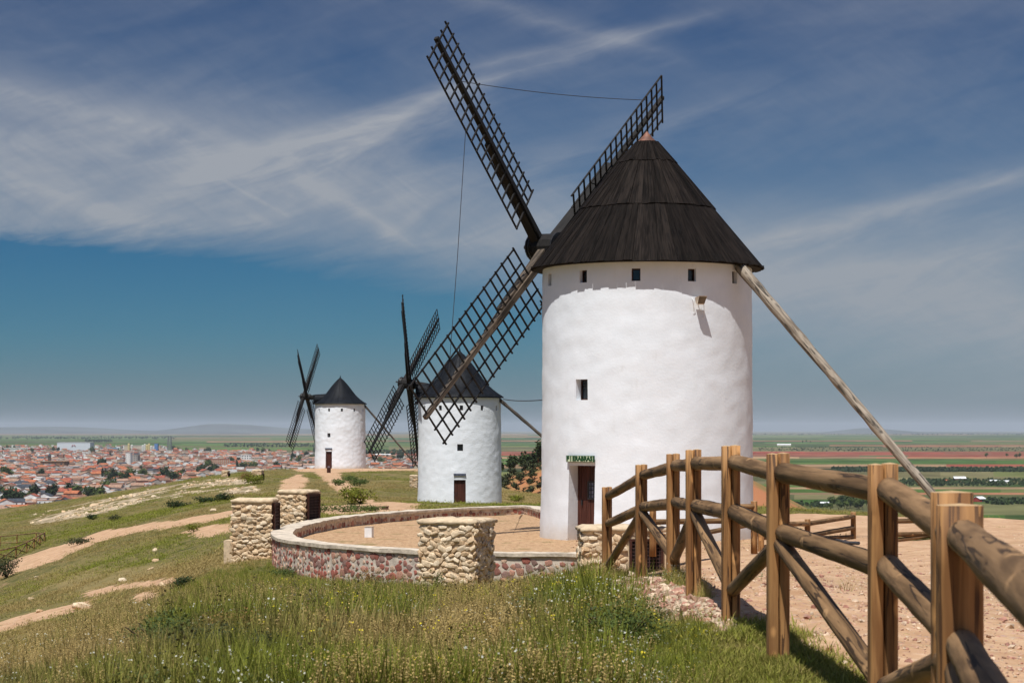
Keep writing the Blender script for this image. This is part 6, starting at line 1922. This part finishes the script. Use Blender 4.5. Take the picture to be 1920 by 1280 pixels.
put('herbs', 'herb', 6, 17000, 10.5, 56, 'leafy dark green herbs in the grass', (0.7, 1.6), lambda X, Y, dd: nl(X, Y, dd) & shade(X, Y, 5, .46) & (dd < .5), tintf=lambda X, Y, dd: np.clip(RNG.normal(.1, .15, len(X)), 0, 1), grow=0.0)
put('yellow_flowers', 'yellow', 4, 2600, 11, 52, 'small yellow flowers dotted through the grass', (0.7, 1.2), lambda X, Y, dd: nl(X, Y, dd) & shade(X, Y, 55, .50) & (X > -0.12 * Y), tintf=lambda X, Y, dd: np.full(len(X), .2))
put('white_flowers', 'white', 4, 6500, 10.5, 46, 'small whitish flower heads in the grass', (0.7, 1.2), lambda X, Y, dd: nl(X, Y, dd) & ((shade(X, Y, 75, .53) & (RNG.random(len(X)) < .5)) | ((X > -0.01 * Y) & (Y < 19) & (RNG.random(len(X)) < .5))), tintf=lambda X, Y, dd: np.full(len(X), .05))
put('grey_herbs', 'grey', 4, 900, 11, 46, 'silvery grey green herbs in the grass', (0.8, 1.6), lambda X, Y, dd: nl(X, Y, dd) & shade(X, Y, 95, .52))
put('weeds', 'weed', 4, 700, 11, 46, 'dark dry weed stalks in the grass', (0.6, 1.2), lambda X, Y, dd: nl(X, Y, dd) & shade(X, Y, 33, .45))
put('lawn_grass', 'lawn', 4, 24000, 8.5, 17, 'short pale green grass at the foot of the log fence', (0.8, 1.4), lambda X, Y, dd: lawn(X, Y, dd) & (RNG.random(len(X)) < np.clip((zone(X, Y, 1.5, 7) - .30) * 5, .1, 1)), a=(0.03, 0.22), tintf=lambda X, Y, dd: np.clip(RNG.normal(.25, .2, len(X)), 0, 1), thin=0.5)
put('hillside_grass', 'broad', 5, 170000, 20, 262, 'low patchy grass over the far side of the hill', (0.6, 1.4), lambda X, Y, dd: (fall(X, Y) < 0.5) & (RNG.random(len(X)) < np.clip((zone(X, Y, 0.3, 44) - .34) * 4, .10, 1)), grow=0.1,
    tintf=lambda X, Y, dd: np.clip((zone(X, Y, 0.12, 13) - .42) * 3.6 + RNG.normal(.15, .25, len(X)) + dd * .5, 0, 1), thin=0.004)
# gravel chips
gX, gY = sample(50000, 7.5, 62, -0.02, 0.262)
b_, r_, d_ = masks(gX, gY)
ok = ((b_ > .5) & (gX > np.interp(gY, FY, FX, left=.9, right=1.6) - .1) & (RNG.random(len(gX)) < .45)) | (r_ > .5)
ok &= np.hypot(gX - b1.x, gY - b1.y) > 3.2
for hx_, hy_ in HUTS: ok &= ~((abs(gX - hx_) < 1.0) & (gY > hy_ - 0.05) & (gY < hy_ + 1.3))
gX, gY, rk = gX[ok], gY[ok], r_[ok]
scatter('gravel', 'chip', 6, gX, gY, (RNG.gamma(1.4, .16, len(gX)) + .08) * (1 + 1.5 * (rk > .5)), np.zeros(len(gX)), 'loose pink gravel and stone chips along the log fence', 0.5, 0.0)
# rubble on the rocky ledge of the left hillside
gX, gY = sample(40000, 120, 250, -0.262, -0.10)
b_, r_, d_ = masks(gX, gY)
ok = (r_ > .5) & (RNG.random(len(gX)) < np.clip((zone(gX, gY, .35, 4) - .45) * 3, 0, .4))
gX, gY = gX[ok], gY[ok]
scatter('rubble', 'rubble', 6, gX, gY, RNG.gamma(1.6, 1.6, len(gX)) + 1.0, np.zeros(len(gX)), 'pale broken rock lying on the ledge of the left hillside', 0.4, 0.0)
